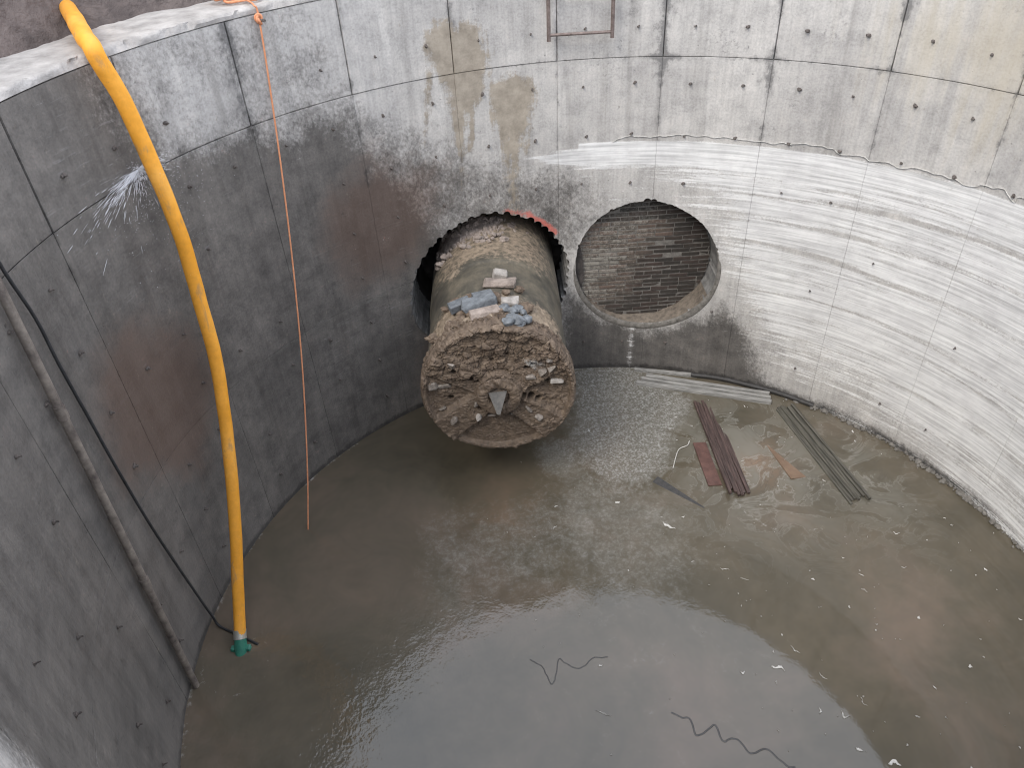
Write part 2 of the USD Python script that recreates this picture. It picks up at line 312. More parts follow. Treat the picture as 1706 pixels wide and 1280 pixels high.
simple('bed_mortar', (.08, .074, .065), (.205, .19, .17), 18, rough=.85, bump=.6)
simple('sill_mud', (.07, .057, .045), (.20, .165, .13), 14, rough=.8, bump=.6)
simple('cut_concrete', (.10, .098, .095), (.24, .235, .225), 9, rough=.8, bump=.6)
simple('coping_concrete', (.24, .225, .21), (.46, .435, .41), 5, rough=.85, bump=.7, bscale=22, dist=.02)
simple('wet_clay', (.065, .05, .045), (.17, .135, .12), 3.2, rough=.75, bump=.9, bscale=9, dist=.05)
simple('grey_soil', (.13, .105, .09), (.36, .30, .26), 7, rough=.9, bump=.8, bscale=30, dist=.02)
simple('dark_soil', (.02, .018, .017), (.07, .06, .055), 8, rough=.9, bump=.8)
def hose_material():
    g = G(); tc = g.add('texture_coordinate') + '.object'
    big = g.noise(tc, 1.6, 5, .6); mid = g.noise(tc, 14, 6, .7); fine = g.noise(tc, 160, 3, .6, st=(1, 1, .35)); sm = g.noise(tc, 5, 6, .72, st=(1.4, 1.4, .45), dist=.6)
    col = g.ramp(big, [(.3, (.70, .30, .025)), (.5, (.80, .36, .045)), (.7, (.84, .42, .085))])
    col = g.mix(.5, col, g.ramp(mid, [(.3, (.72, .70, .66)), (.6, (1.04, 1.04, 1.04))]), 'multiply')
    col = g.mix(g.ss(sm, .56, .70, 0, .6), col, (.30, .20, .11)); col = g.mix(g.ss(g.noise(tc, 38, 5, .75), .64, .70, 0, .5), col, (.22, .16, .10))
    b = g.add('bump', {'strength': .35, 'distance': .004}, height=g.math('multiply_add', fine, .5, c=mid))
    p = g.add('principled_bsdf', {'specular_ior_level': .35}, base_color=col, roughness=g.ss(mid, .3, .7, .42, .68), normal=b + '.normal'); g.done('hose_rubber', p + '.BSDF')
hose_material()
simple('green_plastic', (.02, .13, .095), (.04, .19, .13), 20, rough=.35)
simple('clamp_steel', (.38, .37, .33), (.55, .53, .48), 30, rough=.4, metallic=.7)
simple('orange_twine', (.50, .19, .09), (.66, .30, .16), 40, rough=.8, bump=.8, bscale=260, dist=.002)
simple('pipe_steel', (.08, .065, .06), (.27, .235, .20), 9, rough=.55, metallic=.2, bump=.4)
simple('cable_rubber', (.012, .012, .013), (.028, .028, .03), 14, rough=.5)
simple('rusty_steel', (.10, .075, .065), (.24, .19, .17), 18, rough=.6, metallic=.35, bump=.5)
simple('tie_rust', (.045, .04, .038), (.15, .125, .11), 60, rough=.8, bump=.6)
simple('old_board', (.09, .087, .08), (.36, .35, .33), 7, rough=.8, bump=.7, stretch=(.6, 9, 9), bscale=14)
simple('brown_timber', (.018, .012, .011), (.115, .075, .066), 5, rough=.55, bump=.7, stretch=(9, .5, 9), bscale=14)
simple('grey_timber', (.014, .013, .010), (.125, .115, .092), 5, rough=.6, bump=.7, stretch=(9, .5, 9), bscale=14)
simple('red_ply', (.05, .024, .02), (.14, .072, .058), 6, rough=.5, bump=.3)
simple('wet_ply', (.12, .075, .048), (.20, .135, .092), 6, rough=.4, bump=.2)
simple('pale_scrap', (.30, .285, .255), (.64, .62, .58), 30, rough=.7)
simple('slate_block', (.062, .068, .074), (.185, .20, .215), 14, rough=.6, bump=.5)
simple('black_rubber', (.018, .017, .016), (.05, .047, .045), 20, rough=.6, bump=.5)
simple('nose_steel', (.018, .017, .016), (.085, .078, .068), 14, rough=.55, metallic=.0, bump=.6)
simple('tooth_steel', (.10, .085, .07), (.30, .265, .235), 22, rough=.55, metallic=.2, bump=.5)
simple('pale_stone', (.17, .155, .14), (.40, .37, .34), 14, rough=.8, bump=.5)
simple('dark_oil', (.035, .032, .03), (.06, .055, .05), 10, rough=.35)
usdkit.material(stage, MAT + 'water_drops', {'t': ('transparent_bsdf', {}), 'p': ('principled_bsdf', {'base_color': (.86, .87, .9), 'roughness': .25}), 'm': ('mix_closure', {'fac': .30})},
                [('t.BSDF', 'm.closure1'), ('p.BSDF', 'm.closure2')], surface='m.closure')

# ------------------------------------------------------------------ setting: sky, ground, shaft wall
R, RIM, OUT = 4.5, 5.46, 5.3
tag(dome.GetPrim(), kind='structure')

def bank_height(th):
    """top of the cut clay bank round the excavation, by bearing in degrees from +y"""
    t = (np.asarray(th) + 180) % 360 - 180
    base = np.interp(t, [-180, -150, -125, -95, -60, -40, -25, -5, 20, 65, 95, 125, 150, 180], [5.5, 5.5, 6.6, 9.2, 9.4, 8.3, 7.3, 7.5, 8.2, 8.3, 7.6, 6.2, 5.5, 5.5])
    return base
def ground():
    th = np.radians(np.linspace(-180, 180, 541)); rr = np.concatenate([[OUT - .02, 5.38, 5.5], np.linspace(5.6, 7.6, 26), [8, 8.6, 9.5, 11, 14, 20, 35, 70, 150, 400]])
    T, Q = np.meshgrid(th, rr)
    X, Y = Q * np.sin(T), Q * np.cos(T)
    P = np.stack([X, Y, 0 * X], -1)
    n1 = fbm(P * .8 + 5, 4, 3) - .5; n2 = fbm(P * 2.6, 4, 8) - .5
    H = bank_height(np.degrees(T))
    start = 5.62 + .5 * n1
    rise = sstep(0, 1, (Q - start) / np.maximum(.36 * (H - 5.3), .3))
    Z = 5.25 + (H - 5.3 + .9 * n1) * rise + .32 * n2 * sstep(5.4, 5.9, Q) * (1 + rise) + .06 * n2
    Z = np.where(Q > 12, Z * 0 + np.interp(Q, [12, 30, 400], [6.5, 6.0, 6.0]) + (Z - 6.5) * np.clip(1 - (Q - 12) / 20, 0, 1), Z)
    V = np.stack([X, Y, Z], -1).reshape(-1, 3)
    return trimesh.Trimesh(V, tri(grid_faces(*T.shape)[:, ::-1]), process=False)
gm = ground()
if gm.face_normals[:, 2].mean() < 0: gm.invert()
tag(obj('ground', gm, 'wet_clay', smooth=50), kind='structure')

# wall paint: every mask lives in (u, z) on the concrete, u = metres round the shaft
WHITE = [(-.79, 3.36), (-.22, 3.41), (.82, 3.45), (2.07, 3.47), (3.33, 3.48), (9, 3.47), (9, -.6), (1.2, -.6), (2.82, -.01), (2.36, .44), (2.15, 1.16), (1.95, 1.88), (1.67, 2.45), (1.27, 2.72), (.84, 2.79), (.3, 2.72), (.12, 2.86), (.5, 2.97), (.19, 3.06), (-.35, 3.21)]
WET = [(-12, 6.2), (-6.36, 6.2), (-5.45, 5.9), (-5.13, 4.95), (-4.9, 4.62), (-3.98, 4.44), (-3.27, 4.42), (-2.85, 4.2), (-2.35, 3.55), (-2.05, 3.05), (-1.7, 2.3), (-.5, 1.9), (-.37, .63), (-.1, -.6), (-12, -.6)]
MED = [(-2.95, 4.4), (-1.95, 3.75), (-1.33, 3.46), (-.58, 3.2), (-.1, 3.05), (.25, 2.72), (-.2, 1.9), (-.4, 1.0), (-1.5, 1.5), (-2.6, 2.8)]
UNDER = [(-.3, 1.4), (-.5, -.6), (2.3, -.6), (2.75, 0), (2.5, .35), (2.25, .9), (1.95, 1.25), (1.6, .95), (.9, .7), (.1, 1.0)]
MUDA = [(-1.82, 4.94), (-1.62, 5.04), (-1.45, 4.95), (-1.25, 4.97), (-1.15, 4.61), (-1.2, 4.2), (-1.35, 4.05), (-1.48, 3.85), (-1.57, 3.5), (-1.64, 3.7), (-1.66, 4.3), (-1.81, 4.57), (-1.87, 4.8)]
MUDB = [(-1.13, 4.28), (-.9, 4.36), (-.69, 4.3), (-.59, 4.18), (-.62, 3.95), (-.76, 3.6), (-.88, 3.08), (-.93, 2.6), (-.97, 2.61), (-.97, 3.25), (-1.06, 3.71), (-1.16, 3.94)]
BROWN = [[(-3.3, 3.42), (-2.69, 3.7), (-1.96, 3.35), (-2.03, 2.75), (-2.4, 2.3), (-3.06, 2.3), (-3.4, 2.94)], [(-6.7, 3.3), (-6.09, 3.45), (-5.4, 2.9), (-5.3, 2.2), (-5.91, 1.5), (-7, 2.4)], [(-2.2, 1.4), (-1.2, 1.2), (-1, 0), (-2.4, .2)]]
RED = [(-1.02, 2.66), (-.78, 2.61), (-.58, 2.48), (-.40, 2.29)]
YEL = [(3.3, 4.92), (4.1, 5.5), (7, 5.5), (6, 4.3), (4.2, 4.2), (3.39, 4.46)]
LEAK = np.array([-5.33, 4.52])
J0 = math.radians(-4.4) * R; JW = math.radians(15.47) * R          # panel joints
def paint_wall(v):
    u = np.arctan2(v[:, 0], v[:, 1]) * R; z = v[:, 2]; P = np.c_[u, z]
    P3 = np.c_[u, z, 0 * u]
    w1 = fbm(P3 * 1.3, 4, 1) - .5; w2 = fbm(P3 * 4.2, 4, 2) - .5
    d = sdist(P + np.c_[.16 * w1, .06 * w2], WHITE)
    white = np.clip(.5 + d / np.where(z > 3.1, .10, .95), 0, 1)
    thin = sstep(3.27, 3.15, z) * sstep(2.35, 2.9, z) * sstep(3.0, .6, u)                   # thin streaks left above the brick hole
    low = sstep(1.45, .25, z + .22 * (u - 2.6) + .5 * w1)
    white = white * (1 - .42 * thin) * (1 - .66 * low) * (.70 + .45 * (fbm(P3 * np.array([.5, 2.2, 1]), 4, 7) - .36)) * (1 - .2 * sstep(4.5, 7, u))
    for zz, k in ((2.95, .5), (2.62, .35), (2.2, .55), (1.55, .35), (1.3, .4), (.85, .3)):                          # bare brush tracks
        yy = zz + .06 * np.sin(u * .9 + zz * 3) + .10 * w1; white *= 1 - k * np.exp(-((z - yy) / .035) ** 2) * sstep(1.4, 2.4, u)
    white = np.maximum(white, .46 * np.exp(-((u - .70 - .03 * w1) / .06) ** 2) * (z < .78))
    white = np.where((z > 3.30) & (z < 3.47) & (u > -.1), np.maximum(white, .93), white)
    near_joint = np.abs((u - J0 + JW / 2) % JW - JW / 2)
    dw = sdist(P + np.c_[.35 * w1, .35 * w2], WET); dm = sdist(P + .3 * np.c_[w1, w2], MED); du = sdist(P + .2 * np.c_[w1, w2], UNDER)
    wet = np.maximum.reduce([np.clip(.5 + dw / .9, 0, 1.2), .64 * np.clip(.5 + dm / .6, 0, 1), .95 * np.clip(.5 + du / .45, 0, 1), .36 * np.clip(.5 + sdist(P + .3 * np.c_[w1, w2], [(-5.4, 5.6), (-3.15, 5.6), (-2.7, 4.3), (-5.4, 4.3)]) / .5, 0, 1)])
    wet = wet * (1 - .85 * sstep(-9.75, -10.4, u + .25 * w1 + .08 * (z - 3.2)))
    wet = np.maximum(wet, .7 * sstep(.25, .02, z))                                              # damp foot of the wall
    wet *= 1 - .5 * np.exp(-((u + 4.4) / .35) ** 2 - ((z - 4.75) / .25) ** 2)
    mud = np.maximum.reduce([np.clip(.5 + sdist(P + .05 * np.c_[w2, w1], q) / .22, 0, 1) for q in (MUDA, MUDB)])
    for a, b, wd, k in (((-1.85, 4.5), (-2.0, 3.7), .07, .5), ((-1.3, 4.3), (-1.45, 3.55), .06, .6), ((-.62, 4.0), (-.75, 3.4), .05, .5), ((-1.55, 3.6), (-1.62, 3.0), .035, .45)):
        mud = np.maximum(mud, k * np.exp(-(linedist(P, [a, b]) / wd) ** 2))
    brown = np.maximum.reduce([np.clip(.5 + sdist(P + .3 * np.c_[w1, w2], q) / .8, 0, 1) for q in BROWN])
    red = .82 * np.exp(-(linedist(P + .05 * np.c_[w2, w1], RED) / .05) ** 2) * (1 - .3 * (w2 > .06))
    hj = np.abs(z - 4.45)
    mold = .62 * np.exp(-(near_joint / .04) ** 2) * (.6 + 1.6 * w2) + .5 * np.exp(-(hj / .03) ** 2) * (.6 + 1.6 * w1)
    mold = mold * (z > 3.4) + .62 * np.exp(-((near_joint * np.sign(1) ) / .16) ** 2) * np.clip(w1 * 3 + .15, 0, .8) * sstep(3.5, 4.4, z) * (u > -5)
    mold = np.maximum(mold, .6 * np.exp(-((u - .72) / .35) ** 2 - ((z - 5.0) / .35) ** 2) * np.clip(.5 + 3 * w2, 0, 1))
    mold = np.maximum(mold, .58 * np.exp(-((u + 4.0 + .06 * (z - 4.5)) / .10) ** 2) * (z > 4.35) * (z < 5.3))
    mold = np.maximum(mold, .75 * np.exp(-((z - .02) / .07) ** 2))
    spl = np.clip(1 - np.hypot(u - LEAK[0], z - LEAK[1]) / 1.5, 0, 1)
    scr = np.maximum.reduce([.75 * spl, .55 * np.clip(1 - np.hypot((u + 2.9) / 1.5, (z - 1.6) / 1.1), 0, 1), .35 * np.clip(1 - np.hypot((u + 2.4) / 1.0, (z - 2.7) / .8), 0, 1), .12 * (u < -2) * (u > -8) * np.clip(.5 + 4 * w1, 0, 1)])
    yel = np.clip(.5 + sdist(P + .3 * np.c_[w1, w2], YEL) / 2.2, 0, 1) * .9
    lip = 0 * u
    return {'pc': P3, 'ma': np.c_[white, wet, mud], 'mb': np.c_[brown, red, mold], 'mc': np.c_[scr, yel, lip]}

# the two bored openings (axes along y)
HX, HZ, HR = -1.30, 1.64, 1.04
BX, BZ, BR = 0.816, 1.74, 0.945
def opening(cx, cz, r, scallops, seed, y0=3.0, y1=6.0):
    rg = np.random.default_rng(seed); a = np.linspace(0, 2 * np.pi, 200, endpoint=False)
    rad = r * (1 + .012 * (fbm(np.c_[np.cos(a) * 3, np.sin(a) * 3, 0 * a + seed], 3, seed) - .5) * 2 + .004 * rg.normal(size=200))
    cs = manifold3d.CrossSection([np.c_[cx + rad * np.cos(a), cz + rad * np.sin(a)]])
    for ang, k in scallops:
        q = np.linspace(0, 2 * np.pi, 14, endpoint=False); px, pz = cx + (r - .012) * math.cos(ang), cz + (r - .012) * math.sin(ang)
        cs = cs + manifold3d.CrossSection([np.c_[px + k * np.cos(q), pz + k * np.sin(q)]])
    m = manifold3d.Manifold.extrude(cs, y1 - y0)                       # along +z; turn z -> y
    return m.transform(np.array([[1, 0, 0, 0], [0, 0, 1, y0], [0, 1, 0, 0]], np.float64)) if False else m.rotate([90, 0, 0]).translate([0, y1, 0])
rs = random.Random(4)
sc_t = [(math.radians(d), rs.uniform(.055, .085)) for d in np.arange(-30, 62, 6.6)] + [(math.radians(d), rs.uniform(.03, .05)) for d in np.arange(66, 200, 8.5)]
sc_b = [(math.radians(91), .05), (math.radians(86), .045), (math.radians(20), .03), (math.radians(-5), .035), (math.radians(160), .03), (math.radians(120), .03)]
cut_t, cut_b = opening(HX, HZ, HR, sc_t, 3), opening(BX, BZ, BR, sc_b, 5)

shaft = thing('shaft_wall', 'round cast concrete shaft wall with panel joints, two bored openings and brushed whitewash', 'wall')
def panel(t0, t1, z0, z1, step, seed):
    rg = np.random.default_rng(seed); gap, ch = (.0028, .006) if z0 > 4 else (.001, .002)
    gz = .0024 if z0 > 4 else .001
    r0 = R + (rg.uniform(-.004, .004) if z0 > 4 else np.random.default_rng(seed // 3).uniform(-.003, .003)); back = 4.54
    nu, nz = max(3, int((t1 - t0) * R / step)), max(3, int((z1 - z0) / step))
    tt = np.linspace(t0 + gap / R, t1 - gap / R, nu + 1); zz = np.linspace(z0 + gz, z1 - gz, nz + 1)
    tt = np.insert(tt, [1, len(tt) - 1], [tt[0] + ch / R, tt[-1] - ch / R]); zz = np.insert(zz, [1, len(zz) - 1], [zz[0] + ch, zz[-1] - ch])
    T, Z = np.meshgrid(tt, zz); nr, nc = T.shape
    P3 = np.stack([T * R, Z, 0 * T + seed], -1)
    rr = r0 + .006 * (fbm(P3 * 1.5, 3, 11) - .5)
    edge = np.zeros(T.shape, bool); edge[[0, -1], :] = True; edge[:, [0, -1]] = True
    rr = rr + np.where(edge, (.010 if z0 > 4 else .0012) + (.010 if z0 > 4 else .002) * np.maximum(0, fbm(P3 * 7, 2, 5) - .52) * 4, 0)
    F = np.stack([rr * np.sin(T), rr * np.cos(T), Z], -1).reshape(-1, 3); B = np.stack([back * np.sin(T), back * np.cos(T), Z], -1).reshape(-1, 3)
    f = tri(grid_faces(nr, nc)); n = nr * nc
    i = np.arange(n).reshape(nr, nc); loop = np.concatenate([i[0, :-1], i[:-1, -1], i[-1, :0:-1], i[:0:-1, 0]]); nx = np.roll(loop, -1)
    side = np.vstack([np.c_[loop, loop + n, nx], np.c_[nx, loop + n, nx + n]])
    t = trimesh.Trimesh(np.vstack([F, B]), np.vstack([f, f[:, ::-1] + n, side]), process=False)
    if t.volume < 0: t.invert()
    return t
ZROWS = [(-.6, 2.01), (2.01, 4.45), (4.45, 5.40)]
k0 = -11; edges = [math.radians(-4.4 + 15.47 * k) for k in range(k0, k0 + 24)]
edges = [e for e in edges if e < edges[0] + 2 * math.pi - .05] + [edges[0] + 2 * math.pi]
for i, (a, b) in enumerate(zip(edges[:-1], edges[1:])):
    mid = math.degrees((a + b) / 2); vis = -140 < mid < 75
    for j, (za, zb) in enumerate(ZROWS):
        t = panel(a, b, za, zb, (.024 if vis else .12), i * 3 + j)
        for cutter, cx, cr in ((cut_t, HX, HR), (cut_b, BX, BR)):
            if j < 2 and abs(math.sin((a + b) / 2) * R - cx) < cr + .8 and math.cos((a + b) / 2) > 0: t = from_man(to_man(t) - cutter)
        obj('concrete_panel', t, 'shaft_concrete', shaft, smooth=35, paint=paint_wall)
core = revolve([(4.543, -.6), (OUT, -.6), (OUT, 5.395), (4.543, 5.395)], 240)
core = from_man(to_man(core) - cut_t - cut_b)
obj('wall_core', core, 'cut_concrete', shaft, smooth=30)
def coping():
    n = 720; th = np.linspace(0, 2 * np.pi, n, endpoint=False)
    prof = [(4.497, 5.403), (4.492, 5.44), (4.51, 5.462), (4.6, 5.468), (4.8, 5.462), (5.05, 5.46), (5.22, 5.452), (5.29, 5.43), (5.297, 5.403)]
    V = []
    for r, z in prof:
        q = np.c_[np.sin(th) * r, np.cos(th) * r, np.full(n, z)]
        nn = fbm(q * 2.6, 4, 21) - .5; n3 = fbm(q * 9, 3, 22) - .5
        up = (z > 5.41); dz = (.035 * nn + .016 * n3) * up
        dr = (.10 * nn + .05 * n3) * (1 if r > 5 else 0) + (np.maximum(0, n3 + .6 * nn - .02) * .22 * (z < 5.463) * up if r < 4.55 else 0)
        V.append(np.c_[(r + dr) * np.sin(th), (r + dr) * np.cos(th), z + dz])
    m = len(prof); V = np.stack(V, 1).reshape(-1, 3); F = []
    for i in range(n):
        for k in range(m):
            a, b, c, d = i * m + k, i * m + (k + 1) % m, ((i + 1) % n) * m + k, ((i + 1) % n) * m + (k + 1) % m
            F += [[a, b, d], [a, d, c]]
    t = trimesh.Trimesh(V, np.array(F), process=False)
    if t.volume < 0: t.invert()
    return t
tag(obj('coping', coping(), 'coping_concrete', shaft, smooth=40), 'pale uneven mortar along the top of the wall')
# form ties: rusty stubs in shallow cones, two columns to each panel
rt = random.Random(9)
for k in range(-17, 9):
    for side in (.27, .75):
        u = J0 + JW * (k + side) / 1.0
        if not (-9.4 < u < 4.9): continue
        for z in (4.77, 4.16, 3.55, 2.94, 2.33, 1.72, 1.11, .5):
            x, y = R * math.sin(u / R), R * math.cos(u / R)
            if math.hypot(x - HX, z - HZ) < HR + .12 or math.hypot(x - BX, z - BZ) < BR + .15: continue
            if u > 1.2 and z < 3.4 and rt.random() < .8: continue
            if u < -3.5 and rt.random() < .3: continue
            s = rt.uniform(.42, .8) * (.75 if u > 1.2 and z < 3.4 else 1); uu, zz = u + rt.gauss(0, .015), z + rt.gauss(0, .012)
            rad = np.array([math.sin(uu / R), math.cos(uu / R), 0]); tang = np.array([rad[1], -rad[0], 0]); up = np.array([0, 0, 1.])
            n = 9; a = np.linspace(0, 2 * np.pi, n, endpoint=False); V = []
            for rr_, off in ((.030, -.001), (.024, -.012), (.013, -.016), (.011, -.040), (.0, -.042)):
                q = rr_ * s * (1 + .25 * np.sin(a * 2 + k) + .12 * np.sin(a * 3 + z * 5)); base = rad * (R - .003 + off) + up * zz + np.array([0, 0, 0])
                V.append(base + q[:, None] * (np.cos(a)[:, None] * tang + np.sin(a)[:, None] * up))
            V = np.vstack(V); V[:, :2] -= 0
            F = []
            for i in range(4):
                for q in range(n):
                    A, B_ = i * n + q, i * n + (q + 1) % n; F += [[A, B_, B_ + n], [A, B_ + n, A + n]]
            obj('form_tie', trimesh.Trimesh(V, np.array(F), process=False), 'tie_rust', shaft, smooth=40)
# mortar fillet round the lower half of the bricked-up opening
def lip():
    a = np.radians(np.linspace(165, 380, 120)); prof = np.linspace(0, 2 * np.pi, 12, endpoint=False); V = []
    for q in a:
        f = math.sin(math.pi * (math.degrees(q) - 165) / 215) ** .5; n1 = .6 + .8 * float(noise(np.array([math.cos(q) * 4, math.sin(q) * 4, 1.]), 4))
        wr, wy = (.012 + .035 * f * n1), (.008 + .016 * f)
        rr = BR + .012 + wr * np.cos(prof); x = BX + rr * math.cos(q); z = BZ + rr * math.sin(q) - .03 * f
        y = np.sqrt(np.maximum(R * R - x * x, .1)) + .012 - wy * np.sin(prof)
        V.append(np.c_[x, y, z])
    V = np.vstack(V); n = 12; F = []
    for i in range(len(a) - 1):
        for k in range(n):
            A, B_ = i * n + k, i * n + (k + 1) % n; F += [[A, B_, B_ + n], [A, B_ + n, A + n]]
    t = trimesh.Trimesh(V, np.array(F), process=False)
    if t.volume < 0: t.invert()
    return t
tag(obj('mortar_fillet', lip(), 'bed_mortar', shaft, smooth=60), 'smooth mortar lip under the bricked opening')

# water
BOARDS = dict(brown=[(1.60, 3.53), (1.61, 1.69)], right=[(2.66, 3.31), (2.99, 1.50)])
SCUM = [(-2.36, 1.41), (-1.87, 1.76), (-1.12, 1.9), (-.55, 2.49), (-.3, 4.5), (.73, 4.5), (1.39, 3.42), (1.1, 2.6), (.63, 2.06), (.82, 1.54), (1.1, .9), (.9, .25), (.2, .14), (-.6, .42), (-1.84, .36), (-2.12, .86)]
DENSE = [(-.2, 4.6), (.73, 4.6), (1.45, 3.5), (1.1, 2.6), (.55, 2.0), (.0, 2.0), (-.3, 2.7)]
def water_mesh():
    rr = np.concatenate([[0], np.linspace(.03, 4.6, 150)]); th = np.linspace(0, 2 * np.pi, 481)
    T, Q = np.meshgrid(th, rr); X, Y = Q * np.sin(T), Q * np.cos(T); P = np.stack([X, Y, 0 * X], -1)
    rip = .25 + np.exp(-np.hypot(X + 4.05, Y + .1) / 1.6) * 1.5
    Z = .0025 * (fbm(P * 3.0, 3, 31) - .5) * rip
    t = trimesh.Trimesh(np.stack([X, Y, Z], -1).reshape(-1, 3), tri(grid_faces(*T.shape)), process=False)
    if t.face_normals[:, 2].mean() < 0: t.invert()
    return t
def paint_water(v):
    P = v[:, :2]; P3 = np.c_[P, 0 * P[:, 0]]; w1 = fbm(P3 * 1.1, 4, 41) - .5; w2 = fbm(P3 * 3.5, 4, 42) - .5; W = np.c_[w1, w2]
    sc = .50 * np.clip(.5 + sdist(P + .5 * W, SCUM) / .9, 0, 1)
    dn = np.clip(.5 + sdist(P + .3 * W, DENSE) / .5, 0, 1); sc = np.maximum(sc, dn)
    cx = np.exp(-((P[:, 0] - 1.75) / .75) ** 2 - ((P[:, 1] - 2.45) / .95) ** 2); sc *= 1 - .95 * np.clip(cx * 1.7 - .25, 0, 1)
    fr = np.exp(-(np.hypot((P[:, 0] + .55) / .32, (P[:, 1] - 2.6) / .45)) ** 2); sc = np.maximum(sc, .9 * fr)
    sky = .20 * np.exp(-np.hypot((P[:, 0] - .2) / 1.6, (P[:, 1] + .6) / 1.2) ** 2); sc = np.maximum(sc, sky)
    swirl = np.clip(1.25 * np.exp(-((P[:, 0] - 1.9) / .95) ** 2 - ((P[:, 1] - 2.35) / 1.15) ** 2), 0, 1)
    swirl = np.maximum(swirl, .8 * np.exp(-((P[:, 0] - 3.2) / .55) ** 2 - ((P[:, 1] - 2.0) / 1.1) ** 2))
    brown = np.exp(-((P[:, 0] - 2.0 + .3 * w1) / .38) ** 2 - ((P[:, 1] - 2.3) / .42) ** 2)
    brown = np.maximum(brown, .55 * np.exp(-((P[:, 0] + 1.25) / .5) ** 2 - ((P[:, 1] - 1.7) / .45) ** 2))
    rip = .05 + 1.1 * np.exp(-np.hypot(P[:, 0] + 4.05, P[:, 1] + .1) / 1.5) + .25 * sstep(1.5, -2.5, P[:, 0])
    edge = np.exp(-((4.5 - np.hypot(*P.T)) / .05) ** 2)
    ring = np.abs(np.hypot(P[:, 0] - 2.1, (P[:, 1] - 1.9) * .75) - .62 + .25 * w1); foam = .42 * np.exp(-(ring / .03) ** 2) * sstep(2.1, 1.5, P[:, 1]) * sstep(-.15, .1, w2 + .3 * w1)
    hf = np.hypot(P[:, 0] + 4.1, P[:, 1] + .2); foam = np.maximum(foam, .3 * np.exp(-((hf - .33 + .2 * w2) / .03) ** 2))
    foam = np.maximum(foam, .4 * edge * (w1 > 0))
    return {'pc': P3, 'ma': np.c_[sc, swirl, rip], 'mb': np.c_[brown, foam, dn]}
tag(obj('water', water_mesh(), 'muddy_water', smooth=True, paint=paint_water), kind='structure')

# ------------------------------------------------------------------ bricked-up opening
bulk = thing('brick_bulkhead', 'wall of mossy damp bricks closing the right-hand round opening', 'brick wall')
cyl_cut = manifold3d.Manifold.cylinder(1.2, .93, .93, 72).rotate([90, 0, 0]).translate([BX, 5.3, BZ])
rb = random.Random(12); nb = 0
row_h, bl = .0645, .252
z = BZ - .95; row = 0
while z < BZ + .95:
    x = BX - 1.1 - (bl / 2 if row % 2 else 0) + rb.uniform(-.02, .02)
    sag = 0
    while x < BX + 1.1:
        L = bl if rb.random() < .95 else bl * .5
        cx, cz = x + L / 2, z + row_h / 2
        if math.hypot(cx - BX, cz - BZ) < .95 + .10:
            wet0 = np.clip(.5 + ((cx - BX) * .8 + (BZ - cz) * .55) * 1.3 + rb.gauss(0, .06), 0, 1)
            moss = cz > BZ + .62
            lm = np.clip(.46 - wet0 * .42 + (.10 if cz < BZ + .2 and cx < BX else 0) + rb.gauss(0, .035), 0, .8)
            m = rough_box(L - .011, .11, row_h - .014, nb * 7 + 1, jit=.05, ch=.10)
            m.apply_translation([cx, 4.645 + rb.gauss(0, .0028), cz + rb.gauss(0, .0015)])
            if math.hypot(abs(cx - BX) + L / 2, abs(cz - BZ) + .04) > .925:
                mm = to_man(m) ^ cyl_cut
                m = from_man(mm) if mm.num_tri() > 8 else None
            if m is not None:
                nb += 1; val = np.array([wet0 if not moss else .8, rb.random(), lm])
                obj('brick', m, 'brick_clay', bulk, paint=lambda v, val=val: {'ma': np.tile(val, (len(v), 1))})
        x += L
    z += row_h; row += 1
bed = trimesh.creation.cylinder(radius=.938, height=.10, sections=72); bed.apply_transform(trimesh.transformations.rotation_matrix(math.pi / 2, [1, 0, 0])); bed.apply_translation([BX, 4.6465, BZ])
obj('mortar_bed', bed, 'bed_mortar', bulk, smooth=30)
def sill():
    a = np.radians(np.linspace(205, 335, 60)); V = []
    for q in a:
        f = math.sin(math.pi * (math.degrees(q) - 205) / 130)
        for k, (yy, dr) in enumerate(((4.60, .07), (4.575, .06), (4.52, .045), (4.40, .03), (4.2, -.02))):
            nz = float(noise(np.array([q * 6, yy * 9, 2.]), 6)); r = .944 - dr * f * (.6 + .7 * nz) * (1 if dr > 0 else -1 * 0)
            x = BX + r * math.cos(q); V.append([x, max(yy, math.sqrt(R * R - min(x * x, 4)) + .01) if k == 4 else max(yy, math.sqrt(R * R - x * x) + .01 + .05 * (4 - k)), BZ + r * math.sin(q)])
    return trimesh.Trimesh(np.array(V), tri(grid_faces(60, 5)), process=False)
obj('sill_mortar', sill(), 'sill_mud', bulk, smooth=60)

